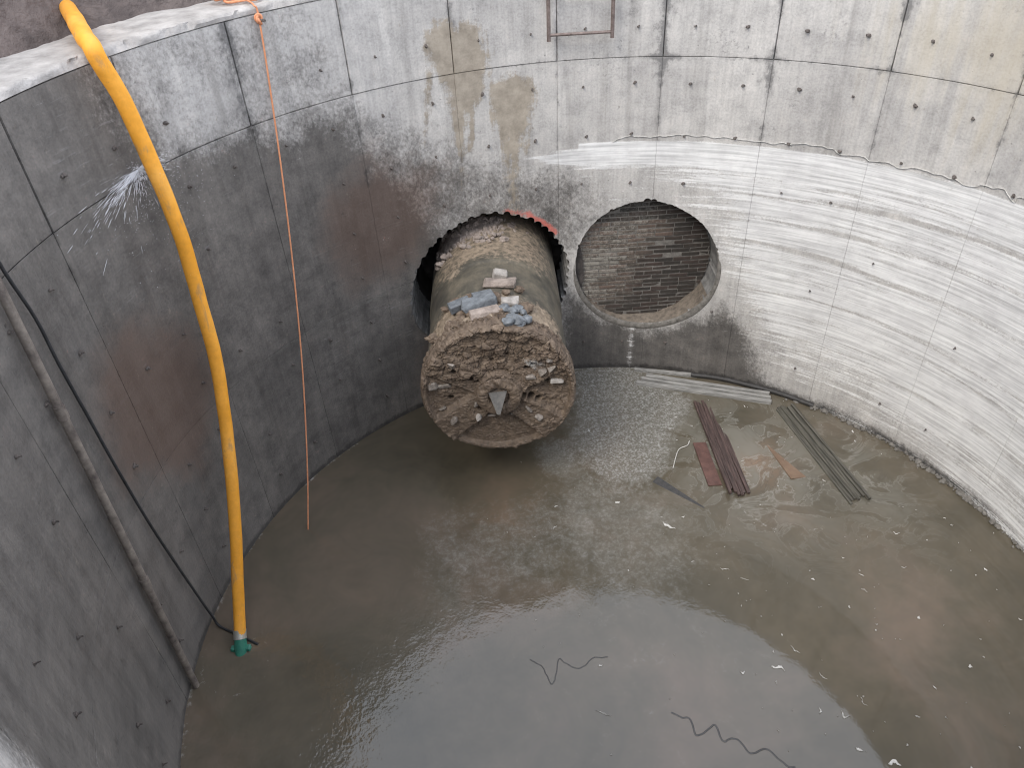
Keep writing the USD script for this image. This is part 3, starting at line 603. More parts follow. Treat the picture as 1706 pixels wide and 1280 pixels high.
# ------------------------------------------------------------------ tunnelling machine
FX, FY, FZ, FR, SR = -1.245, 2.10, 1.575, .885, .832
tbm = thing('tunnelling_machine', 'round tunnel boring machine caked in brown mud poking out of the left-hand opening', 'tunnelling machine', loc=(FX, FY, FZ))
SP = np.radians([34, 147, 218, 318])                              # spoke bearings, x right, z up
def face_fields(rho, phi):
    """forward relief (towards the pit) and masks of the cutting face, rho in metres"""
    X, Z = rho * np.cos(phi), rho * np.sin(phi); P3 = np.stack([X, 0 * X, Z], -1)
    h = np.full(rho.shape, 0.0); dist = np.full(rho.shape, 9.0); along = np.zeros(rho.shape)
    for k, a in enumerate(SP):
        lat = np.abs(-X * math.sin(a) + Z * math.cos(a)); al = X * math.cos(a) + Z * math.sin(a)
        d = np.where(al > 0, lat, 9); w = .135 + .05 * (al / FR)
        h = np.maximum(h, .075 * sstep(w + .035, w - .02, d)); dist = np.minimum(dist, d)
    rim = sstep(.80, .83, rho); h = np.maximum(h, .06 * rim)
    hub = sstep(.285, .25, rho); h = np.maximum(h, .11 * hub) + .05 * sstep(.16, .05, rho)
    big = fbm(P3 * 3.2 + 3, 5, 51); lum = fbm(P3 * 9, 4, 52); crk = np.abs(noise(P3 * 6.5 + 9, 53) - .5) * 2
    top = sstep(-.25, .5, Z / FR + .25 * (big - .5) * 2)                # the upper half is caked thick, lower fields washed bare
    cake = np.clip(top + .55 * sstep(.42, .62, big) - .55 * ((phi % (2 * np.pi) > 3.93) & (phi % (2 * np.pi) < 5.4) & (h < .03)), 0, 1)
    X2 = np.stack([X, Z], -1)
    c1, r1 = worley(X2 * np.array([.8, 1.3]), .105, 55); c2, r2 = worley(X2 * np.array([.8, 1.25]), .042, 56)
    h = h * (1 - .55 * top) + cake * (.11 * (big - .32) + .035 * top + .05 * (r1 - .45) * sstep(0, .4, c1) - .02 * sstep(.16, 0, c1) * (.3 + .7 * top))
    h += (.45 + .55 * cake) * (.026 * (r2 - .5) * sstep(0, .3, c2) - .014 * sstep(.2, 0, c2)) + .012 * (lum - .5)
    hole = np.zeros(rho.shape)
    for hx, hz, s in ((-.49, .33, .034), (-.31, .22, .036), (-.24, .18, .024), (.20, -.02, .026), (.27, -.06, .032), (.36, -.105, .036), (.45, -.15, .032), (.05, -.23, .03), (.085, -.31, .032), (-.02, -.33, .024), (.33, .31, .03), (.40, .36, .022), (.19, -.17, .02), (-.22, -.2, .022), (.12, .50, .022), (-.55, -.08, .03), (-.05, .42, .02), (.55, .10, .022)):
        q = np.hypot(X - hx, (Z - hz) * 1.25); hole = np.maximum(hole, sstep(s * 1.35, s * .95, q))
    h = h * (1 - .4 * hole) - .15 * hole
    grey = .55 * np.exp(-(np.hypot((X - .42) / .22, (Z - .36) / .12)) ** 2) + .35 * np.exp(-(np.hypot((X + .72) / .16, (Z - .12) / .08)) ** 2)
    return h, np.clip(cake * .75 + .24 + .35 * (r2 - .5) + .35 * (r1 - .5) * cake - .35 * sstep(.15, 0, c2), 0, 1), hole, grey
def face_mesh():
    nr, na = 190, 640; rr = np.concatenate([np.linspace(0.002, FR, nr)]); a = np.linspace(0, 2 * np.pi, na + 1)
    A, Q = np.meshgrid(a, rr); h, *_ = face_fields(Q, A)
    h = h - .05 * sstep(.965, 1.0, Q / FR)
    ed = 1 + .014 * (fbm(np.stack([np.cos(A) * 5, np.sin(A) * 5, 0 * A], -1), 3, 60) - .5) * 2 * sstep(.8, 1, Q / FR)
    V = np.stack([Q * ed * np.cos(A), -h, Q * ed * np.sin(A)], -1)
    ys = np.linspace(.055, .19, 12); As, Ys = np.meshgrid(a, ys); ck, cr = worley(np.stack([np.cos(As) * .9, np.sin(As) * .9, Ys], -1), .06, 59)
    upper = sstep(-.1, .8, np.sin(As)); rs_ = FR * ed[-1] + upper * (.045 * (cr - .35) * sstep(0, .3, ck) - .02 * sstep(.2, 0, ck)) * np.sin(np.pi * np.clip((Ys - .05) / .16, 0, 1)) ** .5
    V = np.concatenate([V, np.stack([rs_ * np.cos(As), Ys, rs_ * np.sin(As)], -1)], 0)
    t = trimesh.Trimesh(V.reshape(-1, 3), tri(grid_faces(nr + len(ys), na + 1)), process=False)
    if (t.face_normals[:, 1] * t.area_faces).sum() > 0: t.invert()
    return t
def paint_face(v):
    q, a = np.hypot(v[:, 0], v[:, 2]), np.arctan2(v[:, 2], v[:, 0]); h, cake, hole, grey = face_fields(q, a)
    return {'ma': np.c_[cake, hole, grey]}
head = obj('cutter_head', face_mesh(), 'machine_mud', tbm, smooth=32, paint=paint_face)
# pointed three-faced nose and the collar of mud round it
nv = np.array([[-.115, -.15, .075], [.095, -.15, .085], [.03, -.145, -.12], [-.075, -.15, -.09], [.005, -.37, -.075], [-.03, -.36, -.075]])
nose = trimesh.Trimesh(nv).convex_hull; nose = to_man(nose); nose = from_man(nose)
obj('nose_cone', nose, 'nose_steel', head)
def ring_mud():
    a = np.linspace(0, 2 * np.pi, 241); pr = np.linspace(0, 2 * np.pi, 33); A, Pp = np.meshgrid(a, pr)
    nn = fbm(np.stack([np.cos(A) * 3, np.sin(A) * 3, Pp], -1), 4, 61)
    ck, cr = worley(np.stack([np.cos(A) * .2 + .02 * np.cos(Pp), np.sin(A) * .2 + .02 * np.sin(Pp)], -1), .045, 58)
    w = .058 + .02 * nn; q = .185 + w * np.cos(Pp) + .03 * (nn - .5); y = -.115 - (w * .55) * np.sin(Pp) - .03 * nn - .02 * (cr - .5) * sstep(0, .3, ck)
    return trimesh.Trimesh(np.stack([q * np.cos(A), y, q * np.sin(A)], -1).reshape(-1, 3), tri(grid_faces(33, 241)[:, ::-1]), process=False)
ones = lambda c: (lambda v: {'ma': np.tile(np.array(c, float), (len(v), 1))})
obj('hub_collar', ring_mud(), 'machine_mud', head, smooth=35, paint=ones((.62, 0, .12)))
rk = random.Random(21)
for x, zz, sx, sz, ang, m in ((.40, .37, .21, .085, .55, 'pale_stone'), (.66, .095, .15, .055, -.03, 'pale_stone'), (-.73, .13, .10, .07, 0, 'tooth_steel'), (-.62, .095, .16, .05, .1, 'tooth_steel'), (-.25, -.315, .06, .075, .1, 'pale_stone'), (.135, -.345, .07, .055, .1, 'tooth_steel'),
                         (-.27, -.14, .06, .05, .4, 'tooth_steel'), (.58, .42, .07, .06, .3, 'tooth_steel'), (.36, .19, .09, .05, .2, 'tooth_steel'), (-.55, -.36, .09, .07, .5, 'tooth_steel'), (.17, -.20, .08, .06, -.6, 'tooth_steel'), (.33, -.27, .09, .07, -.7, 'tooth_steel'), (.44, -.38, .08, .06, -.7, 'tooth_steel'),
                         (-.66, -.24, .08, .06, .4, 'tooth_steel'), (.50, .26, .10, .07, .5, 'tooth_steel'), (.60, .30, .10, .06, .5, 'tooth_steel'), (-.10, -.36, .10, .03, .05, 'tooth_steel'), (-.50, .42, .08, .06, -.6, 'tooth_steel')):
    b = rough_box(sx, .11, sz, rk.randrange(9999), jit=.16, ch=.28); b.apply_transform(trimesh.transformations.rotation_matrix(-ang, [0, 1, 0]))
    h0 = float(face_fields(np.array([math.hypot(x, zz)]), np.array([math.atan2(zz, x)]))[0][0]); b.apply_translation([x, -h0 + (.006 if m == 'pale_stone' else .022), zz])
    obj('cutter_tooth', b, m, head)
# shield barrel with a mud crust towards the front and a stepped rear ring
def barrel():
    yy = np.concatenate([np.linspace(.15, 1.1, 90), np.linspace(1.11, 2.3, 50), [2.3001, 2.9, 4.0]]); a = np.linspace(0, 2 * np.pi, 601)
    A, Y = np.meshgrid(a, yy); P3 = np.stack([np.cos(A) * SR, Y, np.sin(A) * SR], -1)
    up = sstep(.2, .9, np.sin(A)); crust = up * sstep(.95, .15, Y + .5 * (fbm(P3 * 2, 3, 71) - .5))
    ck, cr = worley(np.stack([A * SR, Y], -1), .07, 74); rr = SR + crust * (.05 * fbm(P3 * 7, 4, 72) + .015 + .05 * (cr - .45) * sstep(0, .3, ck)) + .006 * (fbm(P3 * 5, 3, 73) - .5) + .02 * sstep(1.45, 1.5, Y) 
    V = np.stack([rr * np.cos(A), Y, rr * np.sin(A)], -1)
    t = trimesh.Trimesh(V.reshape(-1, 3), tri(grid_faces(*A.shape)), process=False)
    c = t.triangles_center; s = (t.face_normals[:, 0] * c[:, 0] + t.face_normals[:, 2] * c[:, 2]).sum()
    if s < 0: t.invert()
    return t
def paint_barrel(v):
    A = np.arctan2(v[:, 2], v[:, 0]); up = sstep(.1, .95, np.sin(A)); Y = v[:, 1]
    n = fbm(v * 2, 3, 71) - .5; a = np.maximum(1.1 * up * sstep(1.05, .3, Y + .6 * n), .60 * sstep(1.2, 1.7, Y + .7 * n) * (.35 + .65 * up))
    return {'ma': np.c_[a, 0 * a, 0 * a]}
obj('shield', barrel(), 'shield_steel', tbm, smooth=40, paint=paint_barrel)

# loose pieces lying on the machine
def on_barrel(x, y, dz=0.0): return np.array([x, y, FZ + math.sqrt(max((SR + .03) ** 2 - (x - FX) ** 2, .01)) + dz])
def lump(name, mesh, m, loc, label, cat_, group=None, rot=None, paint=None):
    if rot is not None: mesh.apply_transform(trimesh.transformations.euler_matrix(*rot))
    t = UsdGeom.Xform.Define(stage, '/World/' + name) if False else None
    mesh = mesh.copy(); mesh.apply_translation(loc)
    return tag(obj(name, mesh, m, smooth=30, paint=paint), label, cat_, group)
lump('stone_block', rough_box(.40, .16, .13, 3, .09, .16), 'slate_block', on_barrel(-1.40, 2.50, .06), 'long blue-grey rectangular block lying on top of the tunnelling machine', 'block', rot=(.10, -.08, .33))
lump('stone_block', rough_box(.26, .13, .09, 5, .06, .12), 'slate_block', on_barrel(-1.62, 2.63, .05), 'short dark blue-grey block behind the left end of the long block', 'block', rot=(.05, -.2, .30))
lump('stone_block', rough_box(.24, .10, .07, 6, .06, .12), 'slate_block', on_barrel(-1.36, 2.66, .05), 'flat blue-grey block tucked behind the middle of the long block', 'block', rot=(.05, .0, .30))
lump('stone_slab', rough_box(.34, .12, .04, 8, .3, .3), 'grey_soil', on_barrel(-1.33, 2.36, .035), 'thin grey slab in front of the long blue-grey block', 'stone', rot=(.15, -.05, .30))
lump('stone_block', rough_box(.17, .13, .10, 9, .1, .2), 'pale_stone', on_barrel(-1.15, 3.10, .06), 'pale squarish stone topmost on the machine near its middle', 'stone', rot=(0, .1, -.1))
lump('stone_slab', rough_box(.36, .13, .05, 10, .35, .3), 'grey_soil', on_barrel(-1.16, 3.0, .02), 'flat purple-grey slab under the pale squarish stone', 'stone', rot=(.1, .05, -.05))
lump('stone_slab', rough_box(.20, .13, .05, 31, .3, .3), 'pale_stone', on_barrel(-1.06, 2.56, .04), 'pale flat slab right of the long blue-grey block', 'stone', rot=(.1, .1, .1))
for x, y, s, i in ((-.98, 2.16, .085, 1), (-1.09, 2.12, .075, 2), (-.90, 2.24, .07, 3), (-1.05, 2.22, .06, 4), (-1.12, 2.40, .06, 5), (-.98, 2.42, .065, 6), (-1.04, 2.36, .05, 7), (-.92, 2.38, .045, 8)):
    lump('stone_chunk', clod(s, i + 40, (1, 1, .7), 2, .5), 'slate_block', on_barrel(x, y, .035), 'small broken blue-grey chunk on the front right of the machine top', 'stone', 'blue-grey chunks on the machine')
rc = np.random.default_rng(6)
for i in range(26):
    x = FX + rc.normal(-.05, .34); y = 2.28 + abs(rc.normal(0, .34))
    if abs(x - FX) > .75: continue
    s = rc.uniform(.03, .085)
    lump('mud_clod', clod(s, i + 100, (1.2, 1, .65), 3, .5), 'machine_mud', on_barrel(x, y, .015), 'crumbly brown mud clod on top of the tunnelling machine', 'mud clod', 'mud clods on the machine', rot=(0, 0, rc.uniform(0, 6)), paint=ones((.95, 0, .12)))

# crumbling soil packed round the barrel inside the opening
def soil_ring():
    a = np.radians(np.linspace(-20, 200, 420)); w = np.linspace(0, 1, 44); A, Wt = np.meshgrid(a, w)
    P3 = np.stack([np.cos(A) * 3, np.sin(A) * 3, Wt * .6], -1); n = fbm(P3 * 2.2, 4, 81)
    ck, cr = worley(np.stack([A * .95, Wt * .75], -1), .085, 83)
    f = np.clip(np.interp(np.degrees(A), [-20, 10, 40, 65, 80, 95, 125, 145, 165, 200], [.02, .06, .10, .20, .42, .62, .66, .50, .22, .05]), 0, 1)
    bump = .05 * (cr - .4) * sstep(0, .3, ck) - .02 * sstep(.2, 0, ck)
    rr = SR - .03 + .16 * f * np.sin(np.pi * np.clip(Wt, 0, 1) * .5) + bump + .05 * (n - .5) * f; y = 1.93 + .70 * Wt + .14 * (n - .5)
    V = np.stack([rr * np.cos(A), y, rr * np.sin(A)], -1).reshape(-1, 3) + np.array([FX, FY, FZ])
    t = trimesh.Trimesh(V, tri(grid_faces(*A.shape)), process=False)
    if (t.face_normals[:, 1] * t.area_faces).sum() > 0: t.invert()
    return t
soil = thing('tunnel_soil', 'pale crumbly soil packed above the machine inside the left-hand opening', 'soil')
obj('soil_face', soil_ring(), 'grey_soil', soil, smooth=35)
for rin, rout, ln, yc in ((1.09, 1.30, 1.0, 5.06), (.5, 1.30, .08, 5.62)):
    plug = trimesh.creation.annulus(r_min=rin, r_max=rout, height=ln, sections=64); plug.apply_transform(trimesh.transformations.rotation_matrix(math.pi / 2, [1, 0, 0])); plug.apply_translation([HX, yc, HZ])
    obj('bored_ground', plug, 'dark_soil', soil)
for i in range(22):
    a = math.radians(rc.uniform(75, 150)); q = SR + .01 + .05 * rc.random(); s = rc.uniform(.02, .05)
    m = clod(s, 300 + i, (1.2, 1, .9), 2, .55); m.apply_translation([FX + q * math.cos(a), FY + 2.02 + rc.normal(0, .05), FZ + q * math.sin(a)])
    obj('soil_lump', m, 'grey_soil', soil, smooth=30)

# ------------------------------------------------------------------ hose, rope, pipe, cable, ladder
HOSE = [(-5.764, 4.644, 5.48), (-5.188, 3.549, 5.52), (-4.603, 2.438, 5.555), (-4.296, 1.859, 5.56), (-4.141, 1.592, 5.535), (-4.100, 1.56, 5.42), (-4.062, 1.611, 5.145), (-4.011, 1.632, 4.619), (-3.974, 1.617, 3.961), (-3.968, 1.55, 3.349), (-3.965, 1.444, 2.736), (-3.987, 1.289, 2.182), (-4.024, 1.015, 1.531), (-4.063, .684, .9), (-4.078, .314, .386), (-4.075, .05, .10)]
hose = thing('water_hose', 'thick yellow hose hanging over the rim down into the water', 'hose')
hp = catmull(HOSE, 20); hq = np.linspace(0, 1, len(hp)); hp = hp + .012 * np.stack([fbm(np.c_[hq * 22, 0 * hq, 0 * hq], 2, q) - .5 for q in (5, 6, 7)], -1) * (hq < .97)[:, None]; hr = np.interp(hq, [0, .3, .6, 1], [.075, .071, .066, .060]) * (1 + .05 * (fbm(np.c_[hq * 30, 0 * hq, 0 * hq], 3, 8) - .5))
obj('hose_tube', tube(hp, hr, 20), 'hose_rubber', hose, smooth=60)
obj('clamp', tube([(-4.083, .11, .155), (-4.076, .045, .09)], .066, 20), 'clamp_steel', hose, smooth=40)
obj('coupling', tube([(-4.077, .05, .10), (-4.073, -.02, .015), (-4.069, -.07, -.06)], [.060, .066, .066], 16), 'green_plastic', hose, smooth=40)
for dx in (-.075, .075):
    obj('coupling_lug', rough_box(.05, .06, .05, 4, .05, .2).apply_translation([-4.073 + dx, -.02, .02]), 'green_plastic', hose)

ROPE = [(-3.263, 3.098, 5.352), (-3.286, 3.014, 4.561), (-3.332, 2.836, 3.695), (-3.393, 2.605, 2.754), (-3.472, 2.305, 1.748), (-3.575, 1.91, .712), (-3.667, 1.563, -.05)]
ROPE[0] = (-3.235, 3.075, 5.352)
rope = thing('orange_rope', 'thin orange rope knotted to a nail and hanging down into the water', 'rope')
obj('rope_line', tube(catmull([(-3.34, 3.2, 5.50), (-3.255, 3.08, 5.475)] + ROPE, 10), .009, 7), 'orange_twine', rope, smooth=60)
kn = [trimesh.creation.torus(.03, .013, 18, 8) for _ in range(3)]
for i, t in enumerate(kn):
    t.apply_transform(trimesh.transformations.euler_matrix(.7 * i, 1.1 + .5 * i, .4)); t.apply_translation([-3.238, 3.07, 5.345 + .012 * i])
obj('knot', cat(kn), 'orange_twine', rope, smooth=60)
obj('nail', tube([(-3.30, 3.14, 5.345), (-3.17, 3.02, 5.352)], .012, 8), 'tie_rust', rope, smooth=40)
rq = np.random.default_rng(2); loops = []
for i in range(3):
    c = np.array([-3.42 - .09 * i, 3.30 + .05 * i, 5.492 + .012 * i]); a = np.linspace(0, 2 * np.pi * 1.05, 9)
    loops += [c + np.array([.17 * math.cos(q + i) * (1 + .15 * rq.normal()), .10 * math.sin(q + i) * (1 + .15 * rq.normal()), .006 * rq.normal()]) for q in a]
obj('coil', tube(catmull(loops + [(-3.36, 3.24, 5.50), (-3.34, 3.2, 5.50)], 6), .0125, 7), 'orange_twine', rope, smooth=60)

pp = np.array([(-4.425, -.43, -.4), (-4.43, -.41, 0), (-4.43, -.2, 4.3), (-4.43, -.14, 5.6), (-4.44, -.12, 6.2)])
pipe = thing('steel_pipe', 'slim grey-brown steel pipe standing upright against the left wall', 'pipe')
obj('pipe_tube', tube(pp, .034, 16), 'pipe_steel', pipe, smooth=50)
for f in (.36, .80):
    c = pp[1] + (pp[2] - pp[1]) * f; d = (pp[2] - pp[1]) / np.linalg.norm(pp[2] - pp[1])
    obj('pipe_coupler', tube([c - d * .06, c + d * .06], .042, 16), 'pipe_steel', pipe, smooth=40)
CAB = [(-4.9, .02, 5.52), (-4.62, -.02, 5.51), (-4.47, -.03, 5.42), (-4.46, -.038, 5.1), (-4.46, -.038, 4.567), (-4.46, .03, 4.091), (-4.46, .028, 3.67), (-4.46, .05, 3.119), (-4.459, .075, 2.494), (-4.458, .14, 1.656), (-4.44, .27, .5), (-4.42, .30, .15), (-4.37, .265, .02), (-4.15, .15, .012), (-3.908, .022, .008)]
cable = obj('black_cable', tube(catmull(CAB, 10), .013, 8), 'cable_rubber', smooth=60)
tag(cable, 'thin black cable running down the left wall beside the steel pipe', 'cable')

lad = thing('hanging_ladder', 'steel ladder hung from the rim, its lowest rung on the far wall', 'ladder')
ly = 4.36
for x in (-.445, .265):
    obj('rail', tube([(x, ly, 4.70), (x, ly, 5.35), (x, ly + .02, 5.62), (x, ly + .16, 5.72), (x, ly + .38, 5.62), (x, ly + .42, 5.47)], .022, 12), 'rusty_steel', lad, smooth=50)
for zz in (4.765, 5.19, 5.60):
    obj('rung', tube([(-.445, ly, zz), (.265, ly, zz)], .0165, 10), 'rusty_steel', lad, smooth=50)

STR = [(.33, 3.47), (.54, 3.535), (.81, 3.53), (.95, 3.54), (1.17, 3.555), (1.47, 3.55), (1.77, 3.54), (2.04, 3.53), (2.14, 3.53), (2.31, 3.54), (2.63, 3.57), (2.89, 3.56), (3.0, 3.52), (3.25, 3.53), (3.32, 3.5), (3.46, 3.53), (3.57, 3.51), (3.64, 3.51), (3.97, 3.54), (4.18, 3.52), (4.24, 3.52), (4.42, 3.52), (4.49, 3.56), (4.58, 3.56), (4.7, 3.57), (4.84, 3.49), (4.9, 3.56), (5.4, 3.5), (5.8, 3.56)]
sp = catmull([(u, z, 0) for u, z in STR], 8); nz = fbm(np.c_[sp[:, 0] * 9, 0 * sp[:, 0], 0 * sp[:, 0]], 3, 91) - .5
sp3 = np.c_[(R - .012) * np.sin(sp[:, 0] / R), (R - .012) * np.cos(sp[:, 0] / R), sp[:, 1] + .045 * nz]
tag(obj('white_string', tube(sp3, .0052, 5), 'pale_scrap', smooth=60), 'thin wavy white string strung across the far wall above the whitewash', 'string')

# leak spraying from the wall joint behind the hose
def spray():
    rg = np.random.default_rng(17); th = LEAK[0] / R; o = np.array([4.49 * math.sin(th), 4.49 * math.cos(th), LEAK[1]])
    inn = -np.array([math.sin(th), math.cos(th), 0]); tg = np.array([math.cos(th), -math.sin(th), 0]); ms = []
    fans = [(-3.0, .10, 330, 7.0), (-2.6, .35, 160, 3.2), (.10, .20, 240, 2.6), (2.35, .3, 70, 1.8), (-1.2, .8, 160, 1.8)]
    for a0, sp_, n, v0 in fans:
        for i in range(n):
            a = a0 + rg.normal(0, sp_); v = v0 * rg.uniform(.4, 1.1); d = tg * math.cos(a) + np.array([0, 0, math.sin(a)]) + inn * abs(rg.normal(.12, .14))
            d = d / np.linalg.norm(d) * v; t0 = abs(rg.normal(0, .055)); t1 = t0 + rg.uniform(.003, .022); tt = np.linspace(t0, t1, 4)[:, None]
            p = o + d * tt + np.array([0, 0, -4.9]) * tt ** 2
            rad = np.hypot(p[:, 0], p[:, 1]); k = np.minimum(1, 4.488 / rad); p[:, 0] *= k; p[:, 1] *= k
            ms.append(tube(p, rg.uniform(.0006, .0026) * np.array([.5, 1, .9, .3]), 4))
    for i in range(900):
        a = rg.uniform(-3.3, .6); q = abs(rg.normal(0, .34)); p = o + tg * math.cos(a) * q + np.array([0, 0, math.sin(a) * q - .12 * q * q]) + inn * abs(rg.normal(.05, .08)) * (1 + q)
        s = trimesh.creation.icosphere(0, rg.uniform(.0012, .0034)); s.apply_translation(p); ms.append(s)
    return cat(ms)
tag(obj('water_spray', spray(), 'water_drops', smooth=60), 'fine white water spraying from a leaking joint behind the yellow hose', 'spray', kind='stuff')

# ------------------------------------------------------------------ timber and scrap afloat
def slats(name, label, q0, q1, w0, w1, n, m, seed, hgt=.05, z0=.02, z1=.03, skew=.0):
    """a bundle of battens between two points on the water"""
    rg = np.random.default_rng(seed); a, b = np.array([*q0, z0]), np.array([*q1, z1]); c = (a + b) / 2; ang = math.atan2(b[1] - a[1], b[0] - a[0]) - math.pi / 2
    t = thing(name, label, 'timber', loc=c, rotz=ang); L = np.linalg.norm(b - a); pitch = math.atan2(z1 - z0, L)
    for k in range(n):
        f = (k + .5) / n - .5; w = (w0 + w1) / 2 / n
        bx = rough_box(w * 1.0, L * rg.uniform(.90, 1.03), hgt * rg.uniform(.7, 1.2), seed * 31 + k, jit=.05, ch=.15)
        bx.apply_transform(trimesh.transformations.euler_matrix(pitch, rg.normal(0, .05), rg.normal(0, .006)))
        bx.apply_translation([f * (w0 + w1) / 2, rg.normal(0, .02), rg.normal(0, .005) + skew * f + .0015 * (k % 2)]); obj('batten', bx, m, t)
    for yy in (-.3 * L, .28 * L):
        bx = rough_box((w0 + w1) / 2 * .9, .06, .03, seed + 77, jit=.05); bx.apply_transform(trimesh.transformations.euler_matrix(pitch, 0, 0)); bx.apply_translation([0, yy, -.045]); obj('cross_batten', bx, m, t)
    return t
slats('timber_panel', 'dark brown slatted timber panel floating in the middle of the swirls', (1.60, 3.53), (1.61, 1.69), .27, .31, 8, 'brown_timber', 3, skew=.05, hgt=.04, z0=-.012, z1=.034)
slats('timber_panel', 'grey-green slatted timber panel floating nearest the right wall', (2.66, 3.31), (2.99, 1.50), .27, .25, 7, 'grey_timber', 5, hgt=.04, z0=.018, z1=.016, skew=-.05)
def board(name, label, c, size, m, rot, cat_='board', seed=1, jit=.03):
    return lump(name, rough_box(*size, seed, jit, .15), m, c, label, cat_, rot=rot)
lb = thing('long_board', 'long weathered grey board floating against the far wall', 'board', loc=(1.68, 3.79, .02), rotz=math.atan2(3.455 - 4.10, 2.57 - .785))
for k, (w, y) in enumerate(((.07, -.08), (.045, .0), (.05, .075))):
    bx = rough_box(1.9 * (1 - .04 * k), w, .06 + .012 * k, 60 + k, jit=.06); bx.apply_translation([.02 * k - .03, y, .006 * k]); obj('plank', bx, 'old_board', lb)
board('wall_batten', 'short pale batten lying along the foot of the far wall', (1.2, 4.24, .02), (.92, .06, .05), 'old_board', (0, 0, math.atan2(-.24, .85)), 'board', 7)
tag(obj('rubber_strip', tube(catmull([(1.55, 4.12, .045), (1.9, 4.0, .05), (2.25, 3.82, .05), (2.7, 3.55, .045), (3.06, 3.27, .03)], 8), .032, 8), 'black_rubber', smooth=50), 'black rubber strip curving along the foot of the far wall', 'strip')
board('plywood_offcut', 'reddish plywood offcut floating left of the brown timber panel', (1.345, 2.285, .012), (.17, .78, .018), 'red_ply', (.012, .03, .02), 'board', 11)
board('plywood_offcut', 'half-sunk brown plywood sheet between the two timber panels', (2.40, 2.27, -.012), (.30, .66, .016), 'wet_ply', (-.03, .10, .16), 'board', 12)
board('plywood_offcut', 'dark tilted board edge sticking out left of the swirls', (.84, 1.765, -.016), (.72, .19, .018), 'black_rubber', (.24, .03, math.atan2(-.53, .45)), 'board', 13)
tag(obj('twig', tube(catmull([(.90, 2.24, .01), (.97, 2.42, .014), (1.05, 2.58, .012), (1.17, 2.64, .016), (1.22, 2.73, .01)], 6), .006, 6), 'pale_scrap', smooth=50), 'thin pale curved strip floating left of the reddish offcut', 'strip')
for nm, pts, r_, lb_ in (('oily_thread', [(.22, -.98), (.30, -1.03), (.38, -1.06), (.40, -1.21), (.50, -1.18), (.59, -1.13), (.63, -1.28), (.77, -1.28), (.84, -1.40), (1.01, -1.38), (1.12, -1.54), (1.2, -1.56)], .008, 'meandering dark thread floating in the sky reflection at the bottom right'),
                      ('oily_thread', [(-1.07, -.34), (-.95, -.45), (-.88, -.62), (-.83, -.5), (-.79, -.36), (-.72, -.42), (-.60, -.46), (-.46, -.38), (-.3, -.36)], .0055, 'thin dark looped thread floating in the middle of the sky reflection')):
    q = catmull([(*p, .002) for p in pts], 14); q[:, :2] += .05 * np.stack([fbm(np.c_[q[:, :2] * 7, 0 * q[:, :1]], 3, e) - .5 for e in (95, 96)], -1); m = tube(q, r_, 6); m.vertices[:, 2] = .002 + (m.vertices[:, 2] - .002) * .35
    tag(obj(nm, m, 'dark_oil', smooth=50), lb_, 'thread')
# pale scraps of foam and paper: the larger ones one by one, the specks as stuff
def scrap(x, y, s, ang, el, seed):
    rg = np.random.default_rng(seed); n = 11; t = np.linspace(0, 1, n); c = np.c_[(t - .5) * s, s * .22 * np.cumsum(rg.normal(0, .35, n)) * np.sin(np.pi * t), 0 * t]
    w = s * el * np.sin(np.pi * np.clip(t, .04, .96)) * rg.uniform(.5, 1.3, n); top = .006 + .004 * rg.random(n)
    V = np.vstack([np.c_[c[:, 0], c[:, 1] + w, .002 + 0 * t], np.c_[c[:, 0], c[:, 1], top], np.c_[c[:, 0], c[:, 1] - w, .002 + 0 * t]])
    f = tri(grid_faces(3, n)); m = trimesh.Trimesh(V, f, process=False)
    if m.face_normals[:, 2].mean() < 0: m.invert()
    m.apply_transform(trimesh.transformations.rotation_matrix(ang, [0, 0, 1])); m.apply_translation([x, y, .003]); return m
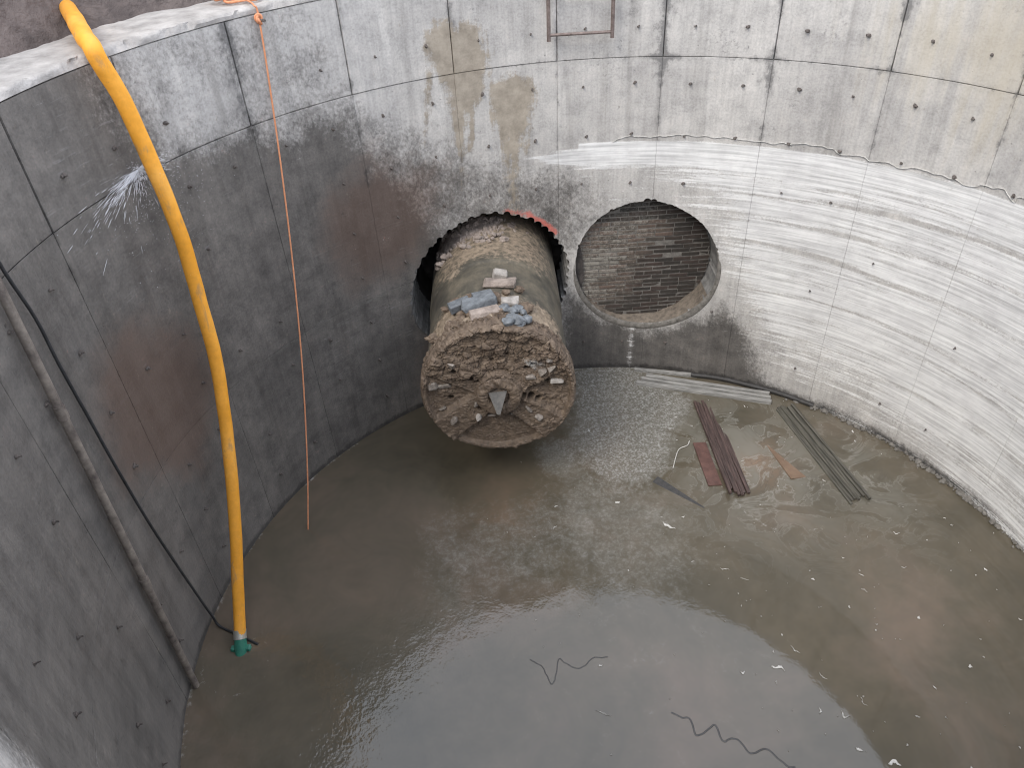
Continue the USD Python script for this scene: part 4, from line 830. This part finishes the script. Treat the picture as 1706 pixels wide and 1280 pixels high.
FL = [(.66, 1.30, .26, -.75, .13, 'largest forked white scrap, floating below the swirling timber'), (1.34, -.61, .20, -.5, .16, 'white crooked scrap beside the right edge of the sky reflection'), (1.58, -.41, .16, -.9, .07, None), (1.82, -1.09, .13, -.7, .2, 'white triangular scrap low on the right of the water'), (1.81, -1.43, .10, -.6, .25, None),
      (1.59, -1.05, .11, 1.2, .14, None), (2.58, .43, .09, -.6, .14, None), (2.53, .23, .10, -.8, .09, None), (2.3, .04, .06, 1.2, .3, None), (3.21, .99, .11, -.3, .15, None), (1.75, -.71, .14, -1.0, .07, None), (2.06, -1.58, .16, -.2, .3, None), (2.03, -.99, .14, -1.2, .06, None), (1.14, .62, .15, -.4, .07, None), (1.32, .47, .14, -.4, .05, None),
      (-.68, 1.37, .11, .9, .10, None), (-.38, -.46, .07, .3, .3, None), (3.08, .51, .09, -.1, .12, None), (.85, 1.42, .06, .2, .3, None), (-.42, -.95, .22, -.4, .06, 'thin white scrap lying inside the sky reflection')]
for i, (x, y, s, a, el, lb_) in enumerate(FL):
    tag(obj('floating_scrap', scrap(x, y, s * .66, a, el * .75, i + 5), 'pale_scrap', smooth=60), lb_ or 'small pale sliver floating on the right part of the brown water', 'scrap', None if lb_ else 'small pale slivers afloat')
rg = np.random.default_rng(33); ms = []
while len(ms) < 190:
    x, y = rg.uniform(-1.6, 4.3), rg.uniform(-2.2, 3.6)
    if math.hypot(x, y) > 4.4 or rg.random() > (.25 + .75 * (x > 1)): continue
    ms.append(scrap(x, y, rg.exponential(.012) + .009, rg.uniform(0, 6), rg.uniform(.1, .35), len(ms)))
tag(obj('floating_specks', cat(ms), 'pale_scrap', smooth=60), 'countless tiny pale specks scattered over the brown water', 'specks', kind='stuff')
# crumbled mortar along the foot of the right-hand wall
ms = []
for i in range(330):
    th = math.radians(rg.uniform(30, 82)); s = rg.exponential(.009) + .006; m = clod(s, i, (1, 1, .8), 1, .5); q = R - rg.exponential(.018)
    m.apply_translation([q * math.sin(th), q * math.cos(th), rg.uniform(0, .02)]); ms.append(m)
tag(obj('mortar_crumbs', cat(ms), 'bed_mortar', smooth=30), 'crumbled grey mortar along the waterline of the right wall', 'rubble', kind='stuff')
